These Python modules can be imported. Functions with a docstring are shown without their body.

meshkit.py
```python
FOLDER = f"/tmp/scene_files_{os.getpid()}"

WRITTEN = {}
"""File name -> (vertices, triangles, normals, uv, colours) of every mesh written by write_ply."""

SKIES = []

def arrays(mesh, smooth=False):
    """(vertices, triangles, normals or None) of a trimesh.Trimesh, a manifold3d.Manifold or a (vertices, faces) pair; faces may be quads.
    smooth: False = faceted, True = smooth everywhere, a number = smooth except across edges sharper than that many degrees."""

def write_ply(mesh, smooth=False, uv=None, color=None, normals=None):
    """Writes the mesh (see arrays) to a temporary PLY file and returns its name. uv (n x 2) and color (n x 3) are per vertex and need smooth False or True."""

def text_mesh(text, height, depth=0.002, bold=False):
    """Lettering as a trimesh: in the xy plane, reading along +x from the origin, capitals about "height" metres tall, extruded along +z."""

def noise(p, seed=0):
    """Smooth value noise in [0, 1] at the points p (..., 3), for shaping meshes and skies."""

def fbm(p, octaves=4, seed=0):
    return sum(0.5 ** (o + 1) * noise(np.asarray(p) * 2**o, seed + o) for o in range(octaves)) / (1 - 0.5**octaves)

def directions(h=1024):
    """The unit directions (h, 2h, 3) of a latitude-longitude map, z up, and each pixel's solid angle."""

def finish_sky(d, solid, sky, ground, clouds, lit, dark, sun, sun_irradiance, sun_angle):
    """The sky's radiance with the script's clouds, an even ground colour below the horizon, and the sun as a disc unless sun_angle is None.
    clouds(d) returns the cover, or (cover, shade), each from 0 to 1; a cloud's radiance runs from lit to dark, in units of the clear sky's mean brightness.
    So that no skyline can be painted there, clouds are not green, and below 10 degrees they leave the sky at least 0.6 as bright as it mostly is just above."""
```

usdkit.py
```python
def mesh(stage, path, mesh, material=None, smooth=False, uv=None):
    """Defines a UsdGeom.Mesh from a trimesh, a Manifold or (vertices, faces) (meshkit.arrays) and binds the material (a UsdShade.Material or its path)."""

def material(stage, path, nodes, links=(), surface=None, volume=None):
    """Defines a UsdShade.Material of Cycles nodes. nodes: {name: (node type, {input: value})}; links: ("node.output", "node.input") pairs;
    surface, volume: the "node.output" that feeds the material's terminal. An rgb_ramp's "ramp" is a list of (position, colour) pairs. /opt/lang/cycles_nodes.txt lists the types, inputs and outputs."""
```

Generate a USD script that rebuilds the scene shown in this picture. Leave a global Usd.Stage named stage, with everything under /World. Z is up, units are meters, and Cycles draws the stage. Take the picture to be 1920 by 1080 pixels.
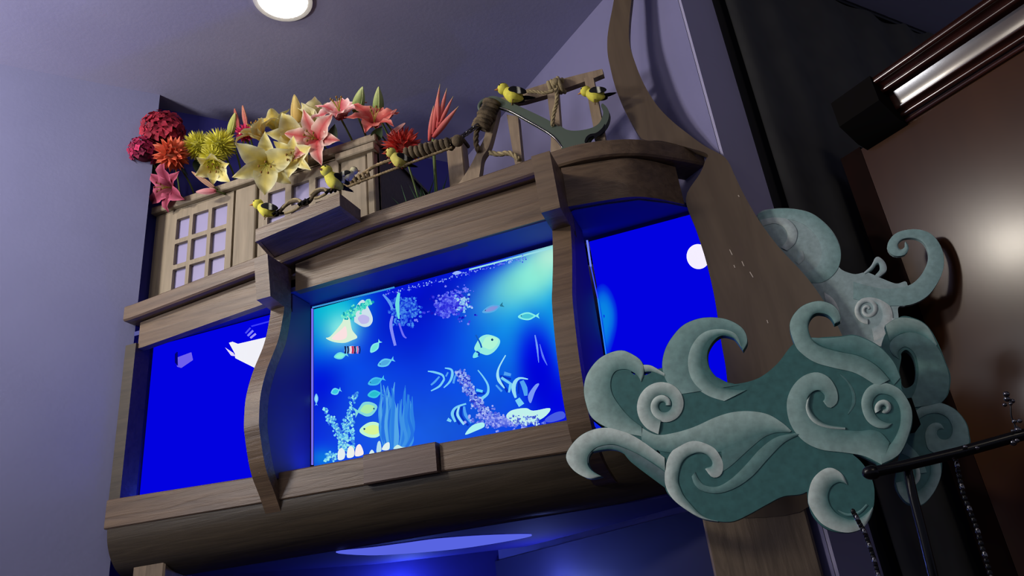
import math, numpy as np, trimesh, shapely, usdkit, meshkit
from shapely.geometry import Polygon, LineString
from shapely.ops import unary_union
from pxr import Usd, UsdGeom, UsdLux, UsdShade, Gf, Sdf, Vt

stage = Usd.Stage.CreateInMemory()
UsdGeom.SetStageUpAxis(stage, 'Z')
UsdGeom.Xform.Define(stage, '/World')
UsdGeom.Scope.Define(stage, '/World/Looks')
T = Sdf.ValueTypeNames
# ------------------------------------------------------------------ camera (solved from the vanishing points)
FPX, CX, CY = 1387.0, 960.0, 540.0
CAM = np.array([0.0, 0.0, 1.5])
RIGHT = np.array([0.93182583, 0.34544054, -0.11122704])
DOWN = np.array([-0.23882742, 0.35295336, -0.90464656])
FWD = np.array([-0.27324364, 0.86953709, 0.41139173])
cam = UsdGeom.Camera.Define(stage, '/World/camera')
cam.CreateHorizontalApertureAttr(36.0)
cam.CreateFocalLengthAttr(36.0 * FPX / 1920)
cam.CreateClippingRangeAttr((0.05, 200.0))
cam.CreateExposureAttr(0.0)
m4 = np.eye(4); m4[0, :3] = RIGHT; m4[1, :3] = -DOWN; m4[2, :3] = -FWD; m4[3, :3] = CAM
cam.AddTransformOp().Set(Gf.Matrix4d(m4.tolist()))

# ------------------------------------------------------------------ lights
def look_at(x, p, t):
    p, t = np.array(p, float), np.array(t, float)
    z = p - t; z /= np.linalg.norm(z)
    a = np.cross([0, 0, 1.0] if abs(z[2]) < .99 else [0, 1.0, 0], z); a /= np.linalg.norm(a)
    b = np.cross(z, a)
    m = np.eye(4); m[0, :3] = a; m[1, :3] = b; m[2, :3] = z; m[3, :3] = p
    x.AddTransformOp().Set(Gf.Matrix4d(m.tolist()))

def rect_light(name, p, t, w, h, col, power):
    l = UsdLux.RectLight.Define(stage, '/World/' + name)
    l.CreateWidthAttr(w); l.CreateHeightAttr(h); l.CreateColorAttr(Gf.Vec3f(*col)); l.CreateIntensityAttr(power)
    look_at(l, p, t); return l

TANK = 38.0
dome = UsdLux.DomeLight.Define(stage, '/World/room_ambience')
dome.CreateColorAttr(Gf.Vec3f(0.62, 0.66, 1.0)); dome.CreateIntensityAttr(0.07)
rect_light('lamp_key', (-2.85, -.10, 3.78), (-0.9, 2.1, 2.7), .34, .34, (1.0, .91, .78), 150)
rect_light('ceiling_fill', (-3.05, -.15, 2.55), (-2.55, .45, 3.85), .5, .5, (.96, .95, 1.0), 66)  # added unseen uplight, brightens the ceiling towards the left
rect_light('right_fill', (1.0, -0.6, 3.3), (0.9, 1.4, 2.0), .4, .4, (1.0, .88, .72), 11)  # added unseen fill for the trim, right waves and crown
rect_light('front_fill', (-1.75, -.35, 3.6), (-0.4, 2.1, 2.4), .5, .5, (1.0, .90, .76), 11)  # added unseen fill, placed for the crown highlight

# ------------------------------------------------------------------ helpers
def sr(*c):
    c = np.array(c, float) / 255
    return np.where(c <= .04045, c / 12.92, ((c + .055) / 1.055) ** 2.4)
def ray(px, py):
    return RIGHT * ((px - CX) / FPX) + DOWN * ((py - CY) / FPX) + FWD
def onY(px, py, y):
    r = ray(px, py); return CAM + r * (y / r[1])
def onX(px, py, x):
    r = ray(px, py); return CAM + r * (x / r[0])
def onZ(px, py, z):
    r = ray(px, py); return CAM + r * ((z - 1.5) / r[2])
def onP(px, py, p0, n):
    r = ray(px, py); n = np.asarray(n, float); return CAM + r * (((np.asarray(p0) - CAM) @ n) / (r @ n))
V = lambda *a: np.array(a, float)
unit = lambda v: np.asarray(v, float) / np.linalg.norm(v)

used, bases = {}, {}
def fresh(parent, name):
    k = parent + '/' + name; n = used.get(k, 0); used[k] = n + 1
    return k if n == 0 else f'{k}_{n:03d}'
def tag(prim, label=None, cat=None, group=None, kind=None):
    for k, v in (('label', label), ('category', cat), ('group', group), ('kind', kind)):
        if v: prim.SetCustomDataByKey(k, v)
    return prim
def thing(name, label, cat, base, group=None):
    p = fresh('/World', name)
    x = UsdGeom.Xform.Define(stage, p); x.AddTranslateOp().Set(Gf.Vec3d(*map(float, base)))
    bases[p] = np.array(base, float)
    tag(x.GetPrim(), label, cat, group); return p
def cat_mesh(parts):
    """Joins (V, F[, C]) tuples or trimeshes without merging."""
    vs, fs, cs, n = [], [], [], 0
    for p in parts:
        if isinstance(p, trimesh.Trimesh): p = (np.array(p.vertices), np.array(p.faces))
        v, f = np.asarray(p[0], float), np.asarray(p[1], int)
        if f.shape[1] == 4: f = np.vstack([f[:, [0, 1, 2]], f[:, [0, 2, 3]]])
        vs.append(v); fs.append(f + n); n += len(v)
        if len(p) > 2: cs.append(np.broadcast_to(np.asarray(p[2], float), (len(v), 3)))
    return (np.vstack(vs), np.vstack(fs)) + ((np.vstack(cs),) if len(cs) == len(vs) and cs else ())
def obj(name, mesh, mat, parent=None, smooth=30, label=None, kind=None, cat=None, group=None):
    color = None
    if isinstance(mesh, list): mesh = cat_mesh(mesh)
    if isinstance(mesh, tuple) and len(mesh) == 3: color = mesh[2]; mesh = mesh[:2]
    if isinstance(mesh, trimesh.Trimesh): mesh = (np.array(mesh.vertices), np.array(mesh.faces))
    v, f = np.array(mesh[0], float), np.array(mesh[1], int)
    if f.shape[1] == 4: f = np.vstack([f[:, [0, 1, 2]], f[:, [0, 2, 3]]])
    if color is not None and smooth not in (False, True): smooth = True
    top = parent
    off = V(0, 0, 0)
    while top and top != '/World':
        if top in bases: off = bases[top]; break
        top = top.rpartition('/')[0]
    path = fresh(parent or '/World', name)
    g = usdkit.mesh(stage, path, (v - off, f), MAT[mat], smooth=smooth)
    if color is not None:
        c = np.broadcast_to(color, v.shape)
        UsdGeom.PrimvarsAPI(g).CreatePrimvar('paint', T.Color3fArray, 'vertex').Set(Vt.Vec3fArray.FromNumpy(np.ascontiguousarray(c, np.float32)))
    tag(g.GetPrim(), label, cat, group, kind)
    return path
def box(x0, x1, y0, y1, z0, z1):
    b = trimesh.creation.box((x1 - x0, y1 - y0, z1 - z0)); b.apply_translation(((x0 + x1) / 2, (y0 + y1) / 2, (z0 + z1) / 2)); return b
def hexa(a, b):
    """Solid between two quads (4 points each, same order)."""
    v = np.vstack([a, b]); f = [[0, 1, 2, 3], [7, 6, 5, 4]] + [[i, 4 + i, 4 + (i + 1) % 4, (i + 1) % 4] for i in range(4)]
    m = trimesh.Trimesh(v, np.vstack([[q[:3], [q[0], q[2], q[3]]] for q in f]), process=False); m.fix_normals(); return m
def oriented(o, ax, ay, az):
    """Box at corner o spanned by three vectors."""
    o, ax, ay, az = map(lambda q: np.asarray(q, float), (o, ax, ay, az))
    return hexa([o, o + ax, o + ax + ay, o + ay], [o + az, o + ax + az, o + ax + ay + az, o + ay + az])
def spline(pts, n=8, closed=False):
    p = np.asarray(pts, float); k = len(p); out = []
    for i in range(k if closed else k - 1):
        g = (lambda j: p[j % k]) if closed else (lambda j: p[min(max(j, 0), k - 1)])
        a, b, c, d = g(i - 1), g(i), g(i + 1), g(i + 2)
        for t in np.linspace(0, 1, n, endpoint=False):
            out.append(.5 * ((2 * b) + (-a + c) * t + (2 * a - 5 * b + 4 * c - d) * t * t + (-a + 3 * b - 3 * c + d) * t ** 3))
    if not closed: out.append(p[-1])
    return np.array(out)
def resample(p, n):
    p = np.asarray(p, float); d = np.r_[0, np.cumsum(np.linalg.norm(np.diff(p, axis=0), axis=1))]
    return np.stack([np.interp(np.linspace(0, d[-1], n), d, p[:, k]) for k in range(p.shape[1])], 1)
def tube(pts, r, sides=8, color=None, cap=True):
    p = np.asarray(pts, float); n = len(p); t = np.gradient(p, axis=0); t /= np.linalg.norm(t, axis=1, keepdims=True) + 1e-12
    a = np.cross(t[0], [0, 0, 1.0] if abs(t[0][2]) < .9 else [1.0, 0, 0]); a /= np.linalg.norm(a); A = []
    for k in range(n):
        a = a - t[k] * (a @ t[k]); a /= np.linalg.norm(a); A.append(a)
    A = np.array(A); B = np.cross(t, A); w = np.arange(sides) * 2 * np.pi / sides
    r = np.broadcast_to(r, (n,))
    v = (p[:, None] + r[:, None, None] * (np.cos(w)[None, :, None] * A[:, None] + np.sin(w)[None, :, None] * B[:, None])).reshape(-1, 3)
    i, j = np.meshgrid(np.arange(n - 1), np.arange(sides), indexing='ij'); i, j = i.ravel(), j.ravel(); j2 = (j + 1) % sides
    f = np.stack([i * sides + j, i * sides + j2, (i + 1) * sides + j2, (i + 1) * sides + j], 1)
    f = np.vstack([f[:, [0, 1, 2]], f[:, [0, 2, 3]]])
    if cap:
        f = np.vstack([f, [[0, q + 1, q] for q in range(1, sides - 1)], [[(n - 1) * sides, (n - 1) * sides + q, (n - 1) * sides + q + 1] for q in range(1, sides - 1)]])
    return (v, f) if color is None else (v, f, np.broadcast_to(color, v.shape))
def grid(P, color=None, flip=False):
    """P: (n, m, 3) points as a surface."""
    n, m = P.shape[:2]; i, j = np.meshgrid(np.arange(n - 1), np.arange(m - 1), indexing='ij'); i, j = i.ravel(), j.ravel()
    f = np.stack([i * m + j, i * m + j + 1, (i + 1) * m + j + 1, (i + 1) * m + j], 1)
    if flip: f = f[:, ::-1]
    v = P.reshape(-1, 3)
    return (v, f) if color is None else (v, f, color.reshape(-1, 3))
def ball(c, r, sub=2, color=None):
    m = trimesh.creation.icosphere(sub, 1.0); v = np.array(m.vertices) * r + c
    return (v, np.array(m.faces)) if color is None else (v, np.array(m.faces), np.broadcast_to(color, v.shape))
def prism(poly, y0, y1):
    """Shapely polygon in (x, z), extruded from y0 (front) to y1."""
    out = []
    for g in getattr(poly, 'geoms', [poly]):
        if g.area < 1e-8: continue
        m = trimesh.creation.extrude_polygon(g, y1 - y0, engine='earcut'); v = np.array(m.vertices)
        out.append((np.stack([v[:, 0], y0 + v[:, 2], v[:, 1]], 1), np.array(m.faces)[:, ::-1]))
    return cat_mesh(out)
def pxpoly(pts, y, n=6, closed=True):
    s = spline(pts, n, True) if n > 1 else np.asarray(pts, float)
    return Polygon([onY(a, b, y)[[0, 2]] for a, b in s]).buffer(0)
def ribbon(path, z0, z1, thick, ch=0.):
    """Board following a plan curve: front face on the path, thickness inward (+y side)."""
    p = np.asarray(path, float); n = len(p); z0 = np.broadcast_to(z0, (n,)); z1 = np.broadcast_to(z1, (n,))
    t = np.gradient(p, axis=0); t /= np.linalg.norm(t, axis=1, keepdims=True); q = p + thick * np.stack([-t[:, 1], t[:, 0]], 1)
    col = lambda a, z: np.column_stack([a, z])
    L = [col(p, z0), col(p, z1), col(q, z1), col(q, z0)]
    if ch:
        pc = p + (q - p) / thick * ch; L = [col(pc, z0), col(p, z0 + ch), col(p, z1 - ch), col(pc, z1), col(q, z1), col(q, z0)]
    nL = len(L)
    parts = [grid(np.stack([L[k], L[(k + 1) % nL]], 1)) for k in range(nL)]
    for e, o in ((0, 1), (-1, -1)):
        parts.append((np.array([l[e] for l in L]), np.array([[0, k, k + 1][::o] for k in range(1, nL - 1)])))
    m = cat_mesh(parts); m = trimesh.Trimesh(*m, process=True); m.merge_vertices(); m.fix_normals(); return m
def bevel_box(x0, x1, y0, y1, z0, z1, b=.004):
    import manifold3d
    pts = []
    for sx, xx in ((-1, x0), (1, x1)):
        for sy, yy in ((-1, y0), (1, y1)):
            for sz, zz in ((-1, z0), (1, z1)):
                pts += [(xx - sx * b, yy - sy * b, zz), (xx - sx * b, yy, zz - sz * b), (xx, yy - sy * b, zz - sz * b)]
    return trimesh.convex.convex_hull(np.array(pts))

# ------------------------------------------------------------------ materials
MAT = {}
def mat(name, nodes, links=(), surface='p.BSDF', volume=None):
    MAT[name] = usdkit.material(stage, '/World/Looks/' + name, nodes, links, surface=surface, volume=volume); return MAT[name]
def plain(name, col, rough=.5, spec=.5, metal=0., **kw):
    mat(name, {'p': ('principled_bsdf', {'base_color': tuple(col), 'roughness': rough, 'specular_ior_level': spec, 'metallic': metal, **kw})})
def painted(name, c0, c1, rough=.8, scale=3., bump=.05, bscale=60.):
    mat(name, {'g': ('geometry', {}), 'n': ('noise_texture', {'scale': scale, 'detail': 4.0}), 'r': ('rgb_ramp', {'ramp': [(.3, tuple(c0)), (.7, tuple(c1))]}),
               'n2': ('noise_texture', {'scale': bscale, 'detail': 3.0}), 'b': ('bump', {'strength': bump, 'distance': .01}),
               'p': ('principled_bsdf', {'roughness': rough, 'specular_ior_level': .3})},
        [('g.position', 'n.vector'), ('n.fac', 'r.fac'), ('r.color', 'p.base_color'), ('g.position', 'n2.vector'), ('n2.fac', 'b.height'), ('b.normal', 'p.normal')])
def wood(name, c0, c1, rough=.45, scale=(3, 45, 45), bump=.35, spec=.5, coat=0.):
    mat(name, {'g': ('geometry', {}), 'm': ('mapping', {'scale': tuple(map(float, scale))}), 'n': ('noise_texture', {'scale': 1.0, 'detail': 6.0, 'roughness': .6, 'distortion': .6}),
               'r': ('rgb_ramp', {'ramp': [(.32, tuple(c0)), (.5, tuple((np.array(c0) + c1) / 2)), (.68, tuple(c1))]}), 'b': ('bump', {'strength': bump, 'distance': .004}),
               'p': ('principled_bsdf', {'roughness': rough, 'specular_ior_level': spec, 'coat_weight': coat, 'coat_roughness': .12})},
        [('g.position', 'm.vector'), ('m.vector', 'n.vector'), ('n.fac', 'r.fac'), ('r.color', 'p.base_color'), ('n.fac', 'b.height'), ('b.normal', 'p.normal')])
def glow(name, col, s=1.0):
    mat(name, {'e': ('emission', {'color': tuple(col), 'strength': s})}, (), 'e.emission')
painted('wall_grey', sr(116, 118, 152), sr(121, 123, 157))
painted('wall_navy', sr(44, 44, 120), sr(50, 48, 128))  # blue tank light on the alcove wall put into its base
painted('wall_lavender', sr(122, 120, 158), sr(128, 125, 163))
painted('wall_dark', sr(46, 46, 50), sr(54, 53, 56))
painted('trim_grey', sr(160, 156, 186), sr(166, 161, 192), .7)
painted('ceiling_paint', sr(148, 145, 172), sr(155, 152, 178))
painted('floor_carpet', sr(70, 64, 70), sr(84, 78, 82), .95, 20., .3)
wood('ship_wood', sr(86, 69, 54), sr(116, 95, 74), .42, (3, 45, 45), .6)
wood('ship_wood_red', sr(88, 70, 62), sr(106, 86, 76))
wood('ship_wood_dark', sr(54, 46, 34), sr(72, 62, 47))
wood('cabin_wood', sr(128, 116, 96), sr(152, 138, 116), .6, (45, 45, 3), .2)
wood('post_wood', sr(96, 82, 66), sr(130, 112, 92), .6, (40, 40, 5), .4)
wood('stem_wood', sr(84, 70, 56), sr(101, 86, 69), .4, (14, 14, 2.2), .15)
wood('rail_wood', sr(124, 106, 86), sr(156, 136, 112), .6, (30, 30, 4), .3)
wood('cabinet_wood', sr(46, 25, 12), sr(70, 41, 20), .21, (1.5, 1.5, .8), .02, .26, .05)
wood('cabinet_dark', sr(42, 18, 12), sr(62, 28, 18), .22, (8, 8, 8), .02, .6, .5)
wood('cabinet_stile', sr(20, 8, 6), sr(28, 11, 8), .8, (8, 8, 8), .02, .08)  # darker than the doors: shade of the unlit stile in the base
plain('black_wood', sr(7, 5, 4), .9, .15)
plain('pane_lilac', sr(152, 146, 184), .35)
plain('black_iron', sr(20, 20, 21), .28, .6, .6)
plain('bead_metal', sr(120, 118, 116), .12, .8, 1.)
plain('verdigris', sr(84, 96, 84), .45, .5, .35)
painted('curtain_cloth', sr(66, 66, 66), sr(76, 76, 74), .95, 8.)
painted('rope_fibre', sr(104, 90, 66), sr(168, 146, 110), .9, 40., .3, 300.)
painted('twine_fibre', sr(128, 114, 86), sr(176, 160, 120), .9, 40., .3, 300.)
painted('rope_dark', sr(54, 46, 36), sr(120, 104, 80), .9, 30., .3, 300.)
plain('divider_blue_lit', sr(66, 54, 104), .5, .3)  # divider base tinted with the blue light of the tank
plain('nook_shade_board', sr(56, 54, 84), .6)
plain('soffit_blue_lit', sr(44, 50, 128), .6)  # blue tank light on the soffit put into its base
def paint_mat(name, rough, spec=.4, bump=0., transl=0., lo=.82, hi=1.12):
    nodes = {'a': ('attribute', {'attribute': 'paint'}), 'g': ('geometry', {}), 'n': ('noise_texture', {'scale': 60.0, 'detail': 5.0}),
             'r': ('rgb_ramp', {'ramp': [(.3, (lo,) * 3), (.7, (hi,) * 3)]}), 'x': ('mix_color', {'blend_type': 'multiply', 'fac': 1.0, 'use_clamp': False}),
             'b': ('bump', {'strength': bump, 'distance': .003}), 'p': ('principled_bsdf', {'roughness': rough, 'specular_ior_level': spec})}
    links = [('g.position', 'n.vector'), ('n.fac', 'r.fac'), ('a.color', 'x.a'), ('r.color', 'x.b'), ('x.result', 'p.base_color'), ('n.fac', 'b.height'), ('b.normal', 'p.normal')]
    if transl:
        nodes |= {'t': ('translucent_bsdf', {}), 'mx': ('mix_closure', {'fac': transl})}
        links += [('x.result', 't.color'), ('p.BSDF', 'mx.closure1'), ('t.BSDF', 'mx.closure2')]
    mat(name, nodes, links, 'mx.closure' if transl else 'p.BSDF')
paint_mat('wave_paint', .55, .4, .12)
paint_mat('petal_cloth', .7, .3, 0., .2, .96, 1.03)
paint_mat('bird_paint', .7, .2)
paint_mat('leaf_paint', .55)
mat('screen_glow', {'a': ('attribute', {'attribute': 'paint'}), 'e': ('emission', {'strength': 1.0})}, [('a.color', 'e.color')], 'e.emission')
glow('panel_white', sr(240, 238, 250), 1.0)
glow('lens_glow', (1.0, .95, .84), 14.0)
plain('lamp_trim', sr(225, 222, 215), .4)
glow('reflection_glow', sr(245, 238, 255), 1.0)
glow('underglow', sr(88, 100, 225), 1.0)
plain('plastic_black', sr(12, 12, 14), .4)
plain('pale_chip', sr(196, 184, 166), .5)
plain('leaf_green', sr(40, 70, 34), .6)
plain('stem_green', sr(92, 110, 50), .6)

# ------------------------------------------------------------------ the room
K = .97
ZC = 1.5 + 2.4224 * K
AL = V(.681, .732, 0); NL = V(-.732, .681, 0)          # along the left wall, and away from the room behind it
BL = V(.783, -.622, 0); NB = V(.622, .783, 0)          # along the lavender wall, and behind it
C1 = V(-2.263, 2.12, 0) * K                             # free edge of the left wall
C2 = V(.0805, 2.268, 0) * K                             # outer corner of the lavender wall
up = V(0, 0, 1)
def wall(name, o, along, length, back, thick, m, z1=None):
    return tag(stage.GetPrimAtPath(obj(name, oriented(o, along * length, back * thick, up * (z1 or ZC)), m)), kind='structure')
wall('wall_left', C1 - AL * 5.5, AL, 5.5, NL, .10, 'wall_grey')
wall('wall_back', C1 + NL * .10 - AL * .3, AL, 2.2, NL, .1, 'wall_navy')
s_in = 2.3
wall('wall_right', C2 - BL * s_in, BL, s_in, NB, .12, 'wall_lavender')
wall('wall_side', C2 + V(.001, 0, 0) - V(.12 * .732, -.12 * .681, 0) + AL * .0, AL, 3.2, V(.732, -.681, 0), .12, 'wall_dark')
tr = obj('trim_1', oriented(C2 + V(0.001, 0.001, 0), AL * .165, V(.732, -.681, 0) * .012, up * ZC), 'trim_grey', kind='structure')
obj('ceiling', box(-7, 6, -6, 6.5, ZC, ZC + .1), 'ceiling_paint', kind='structure')
obj('floor', box(-7, 6, -6, 6.5, -.1, 0), 'floor_carpet', kind='structure')

# recessed downlight
lc = onZ(530, -3, ZC)
t = thing('ceiling_light', 'round glowing recessed downlight in the ceiling', 'ceiling light', (lc[0], lc[1], ZC - .01))
ring = trimesh.creation.annulus(.097, .115, .008); ring.apply_translation((lc[0], lc[1], ZC - .0045)); obj('trim_ring', ring, 'lamp_trim', t)
ln = trimesh.creation.icosphere(4, 1.0); ln = ln.slice_plane([0, 0, 0], [0, 0, -1]); ln.vertices = ln.vertices * (.095, .095, .024) + (lc[0], lc[1], ZC - .004); obj('lens', ln, 'lens_glow', t, label='glowing white lens')

# dark pleated curtain along the side wall
sx = np.linspace(0, 2.6, 260); o = C2 + AL * .19 + V(.732, -.681, 0) * .05
wv = .010 * np.sin(sx * 24 + 1.5 * np.sin(sx * 5)) + .006 * np.sin(sx * 11)
def curtain_side(d):
    return np.stack([np.stack([o + AL * a + V(.732, -.681, 0) * (w + d) + up * z for z in (.05, ZC - .06)]) for a, w in zip(sx, wv)])
f1, f2 = curtain_side(.003), curtain_side(0)
t = thing('curtain', 'charcoal pleated curtain hanging behind the painted waves', 'curtain', o)
obj('drape', [grid(f1), grid(f2, flip=True)], 'curtain_cloth', t, smooth=True)
rod = tube([o + up * (ZC - .06) + AL * -.01 + V(.732, -.681, 0) * .002, o + up * (ZC - .06) + AL * 2.65], .012, 10); obj('curtain_rod', rod, 'black_iron', t)

# ------------------------------------------------------------------ the ship
ship = thing('ship_aquarium', 'brown wooden ship-shaped aquarium surround built across the room corner', 'aquarium', (-1.1, 2.0, 1.7))
LIPX = np.array([-2.20, -1.552, -1.123, -.48, -.42]); LIPT = np.interp
zb = lambda x: np.interp(x, [-2.157, -1.499, -1.131, -.508], [2.721, 2.774, 2.812, 2.826])
zt = lambda x: np.interp(x, [-2.165, -1.552, -1.123, -.48], [2.784, 2.833, 2.868, 2.890])
plan = spline([(-2.20, 2.0), (-1.8, 2.0), (-1.4, 2.0), (-1.0, 2.0), (-.65, 2.0), (-.5, 1.997), (-.42, 1.995), (-.334, 2.0), (-.24, 2.028), (-.146, 2.08), (-.05, 2.166), (.03, 2.245)], 8)
obj('top_rail', ribbon(plan, zb(plan[:, 0]), zt(plan[:, 0]), .10, .006), 'ship_wood', ship)
fz = lambda x: np.interp(x, [-2.13, -1.544, -1.481, -.775, -.468], [2.61, 2.653, 2.666, 2.672, 2.676])
def fascia(p):
    p = np.asarray(p); obj('fascia', ribbon(p, fz(p[:, 0]), zb(p[:, 0]) - .004, .03), 'ship_wood', ship)
fascia(spline([(-2.155, 2.04), (-1.9, 2.04), (-1.50, 2.04)], 6))
fascia(spline([(-1.45, 2.04), (-1.0, 2.04), (-.475, 2.04)], 6))
fascia(spline([(-.415, 2.005), (-.30, 2.03), (-.213, 2.056), (-.144, 2.11), (-.07, 2.195)], 8))
# bottom rail boards
def brail(x0, x1, y, name='bottom_board', m='ship_wood', dz=0.):
    bt = lambda x: np.interp(x, [-2.153, -1.563, -.91, -.52], [2.045, 2.023, 2.012, 2.005])
    bb = lambda x: np.interp(x, [-2.139, -1.56, -.917, -.494], [1.946, 1.935, 1.927, 1.914])
    p = resample(np.array([(x0, y), (x1, y)]), 10)
    obj(name, ribbon(p, bb(p[:, 0]) - dz, bt(p[:, 0]) + dz, .155 + 2.0 - y, .004), m, ship)
brail(-2.18, -1.53, 2.0); brail(-1.485, -1.165, 2.0); brail(-1.16, -.918, 1.982, 'plaque_board', 'ship_wood_red', .002); brail(-.912, -.47, 2.0)
pb = spline([(-.40, 1.995), (-.30, 2.02), (-.2, 2.06), (-.12, 2.12), (-.06, 2.17)], 6)
obj('bottom_board', ribbon(pb, 1.914, 2.005, .03), 'ship_wood', ship)
# hull under the boards
hp = spline([(2.005, 1.945), (2.012, 1.90), (2.03, 1.855), (2.06, 1.815), (2.10, 1.79), (2.15, 1.776)], 6)
hx = np.array([-2.17, -1.8, -1.4, -1.0, -.7, -.45, -.2, 0.0]); yo = np.array([0, 0, 0, 0, 0, 0, .05, .15])
hull = np.stack([np.stack([np.array([x, y + d, z]) for y, z in hp]) for x, d in zip(hx, yo)])
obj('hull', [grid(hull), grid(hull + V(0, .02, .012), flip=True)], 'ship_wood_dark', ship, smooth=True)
# recess: soffit and back board
so = Polygon([(-2.19, 2.05), (-.45, 2.05), (-.40, 2.03), (-.30, 2.05), (-.2, 2.08), (-.12, 2.15), (-.04, 2.24), (-.06, 2.26), (-.19, 2.28), (-2.0, 2.23), (-2.16, 2.15)])
sm = trimesh.creation.extrude_polygon(so, .018, engine='earcut'); sm.apply_translation((0, 0, 2.672)); obj('recess_soffit', sm, 'soffit_blue_lit', ship)
obj('back_board', box(-2.0, -.44, 2.235, 2.25, 1.95, 2.69), 'plastic_black', ship)
# dividers behind the ribs
obj('end_stile', box(-2.205, -2.155, 2.03, 2.10, 1.99, 2.63), 'ship_wood_dark', ship)
# ribs: S-shaped boards standing out from the front, each with a flat blue lit divider panel behind it
def yz_prism(c, x0, x1):
    m = trimesh.creation.extrude_polygon(Polygon(c).buffer(0), x1 - x0, engine='earcut'); v = np.array(m.vertices)
    mm = trimesh.Trimesh(np.stack([x0 + v[:, 2], v[:, 0], v[:, 1]], 1), m.faces); mm.fix_normals(); return mm
def rib(x0, x1, prof, xd):
    s = np.array(prof, float); c = np.vstack([s[:2], spline(s[2:], 6)]); lower = spline(s[2:], 6)
    obj('rib', yz_prism(np.vstack([c, (lower + V(.042, 0))[::-1], [[2.05, s[1][1]], [2.05, s[0][1]]]]), x0, x1), 'ship_wood', ship, smooth=35)
    w = lower[(lower[:, 1] > 1.99) & (lower[:, 1] < 2.60)] + V(.043, 0)
    obj('divider', yz_prism(np.vstack([w, [[2.17, w[-1][1]], [2.17, 2.668], [2.06, 2.668], [2.06, w[0][1]]]]), *xd), 'divider_blue_lit', ship, label='flat blue lit divider panel behind a rib')
rib(-1.532, -1.475, [(1.912, 2.765), (1.934, 2.613), (2.012, 2.602), (2.005, 2.56), (1.98, 2.463), (1.927, 2.349), (1.898, 2.257), (1.893, 2.18), (1.898, 2.134), (1.931, 2.027), (1.979, 1.953), (2.036, 1.867), (2.10, 1.80)], (-1.515, -1.4755))
rib(-.472, -.412, [(1.862, 2.80), (1.885, 2.61), (1.992, 2.60), (1.95, 2.49), (1.895, 2.38), (1.855, 2.30), (1.83, 2.18), (1.822, 2.09), (1.825, 2.0), (1.845, 1.92), (1.90, 1.86), (2.02, 1.82)], (-.452, -.4125))
# stem board with its horn, and the post that carries it
YS = 2.185
def px_bar(p, q, w=1.6):
    p, q = np.array(p, float), np.array(q, float); d = np.array([q[1] - p[1], p[0] - q[0]]); d = d / np.linalg.norm(d) * w / 2
    return prism(Polygon([onY(*k, YS)[[0, 2]] for k in (p + d, q + d, q - d, p - d)]), YS - .0008, YS + .001)
stem = [(1158, -70), (1154, -30), (1151, 0), (1140, 60), (1139, 97), (1144, 125), (1153, 161), (1167, 197), (1186, 233), (1206, 261), (1240, 264), (1280, 274), (1325, 288), (1322, 302), (1312, 326), (1286, 372), (1305, 430), (1324, 490), (1340, 560), (1352, 640), (1362, 700), (1366, 780), (1350, 860), (1330, 960),
        (1500, 960), (1545, 880), (1580, 800), (1592, 720), (1586, 650), (1565, 600), (1543, 562), (1510, 517), (1460, 463), (1423, 413), (1395, 365), (1378, 330), (1360, 296), (1322, 274), (1289, 250), (1258, 225), (1230, 195), (1206, 155), (1190, 115), (1180, 80), (1180, 40), (1184, 0), (1188, -35), (1194, -70)]
obj('stem_board', prism(pxpoly(stem, YS, 5), YS, YS + .03), 'stem_wood', ship, smooth=40)
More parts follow.
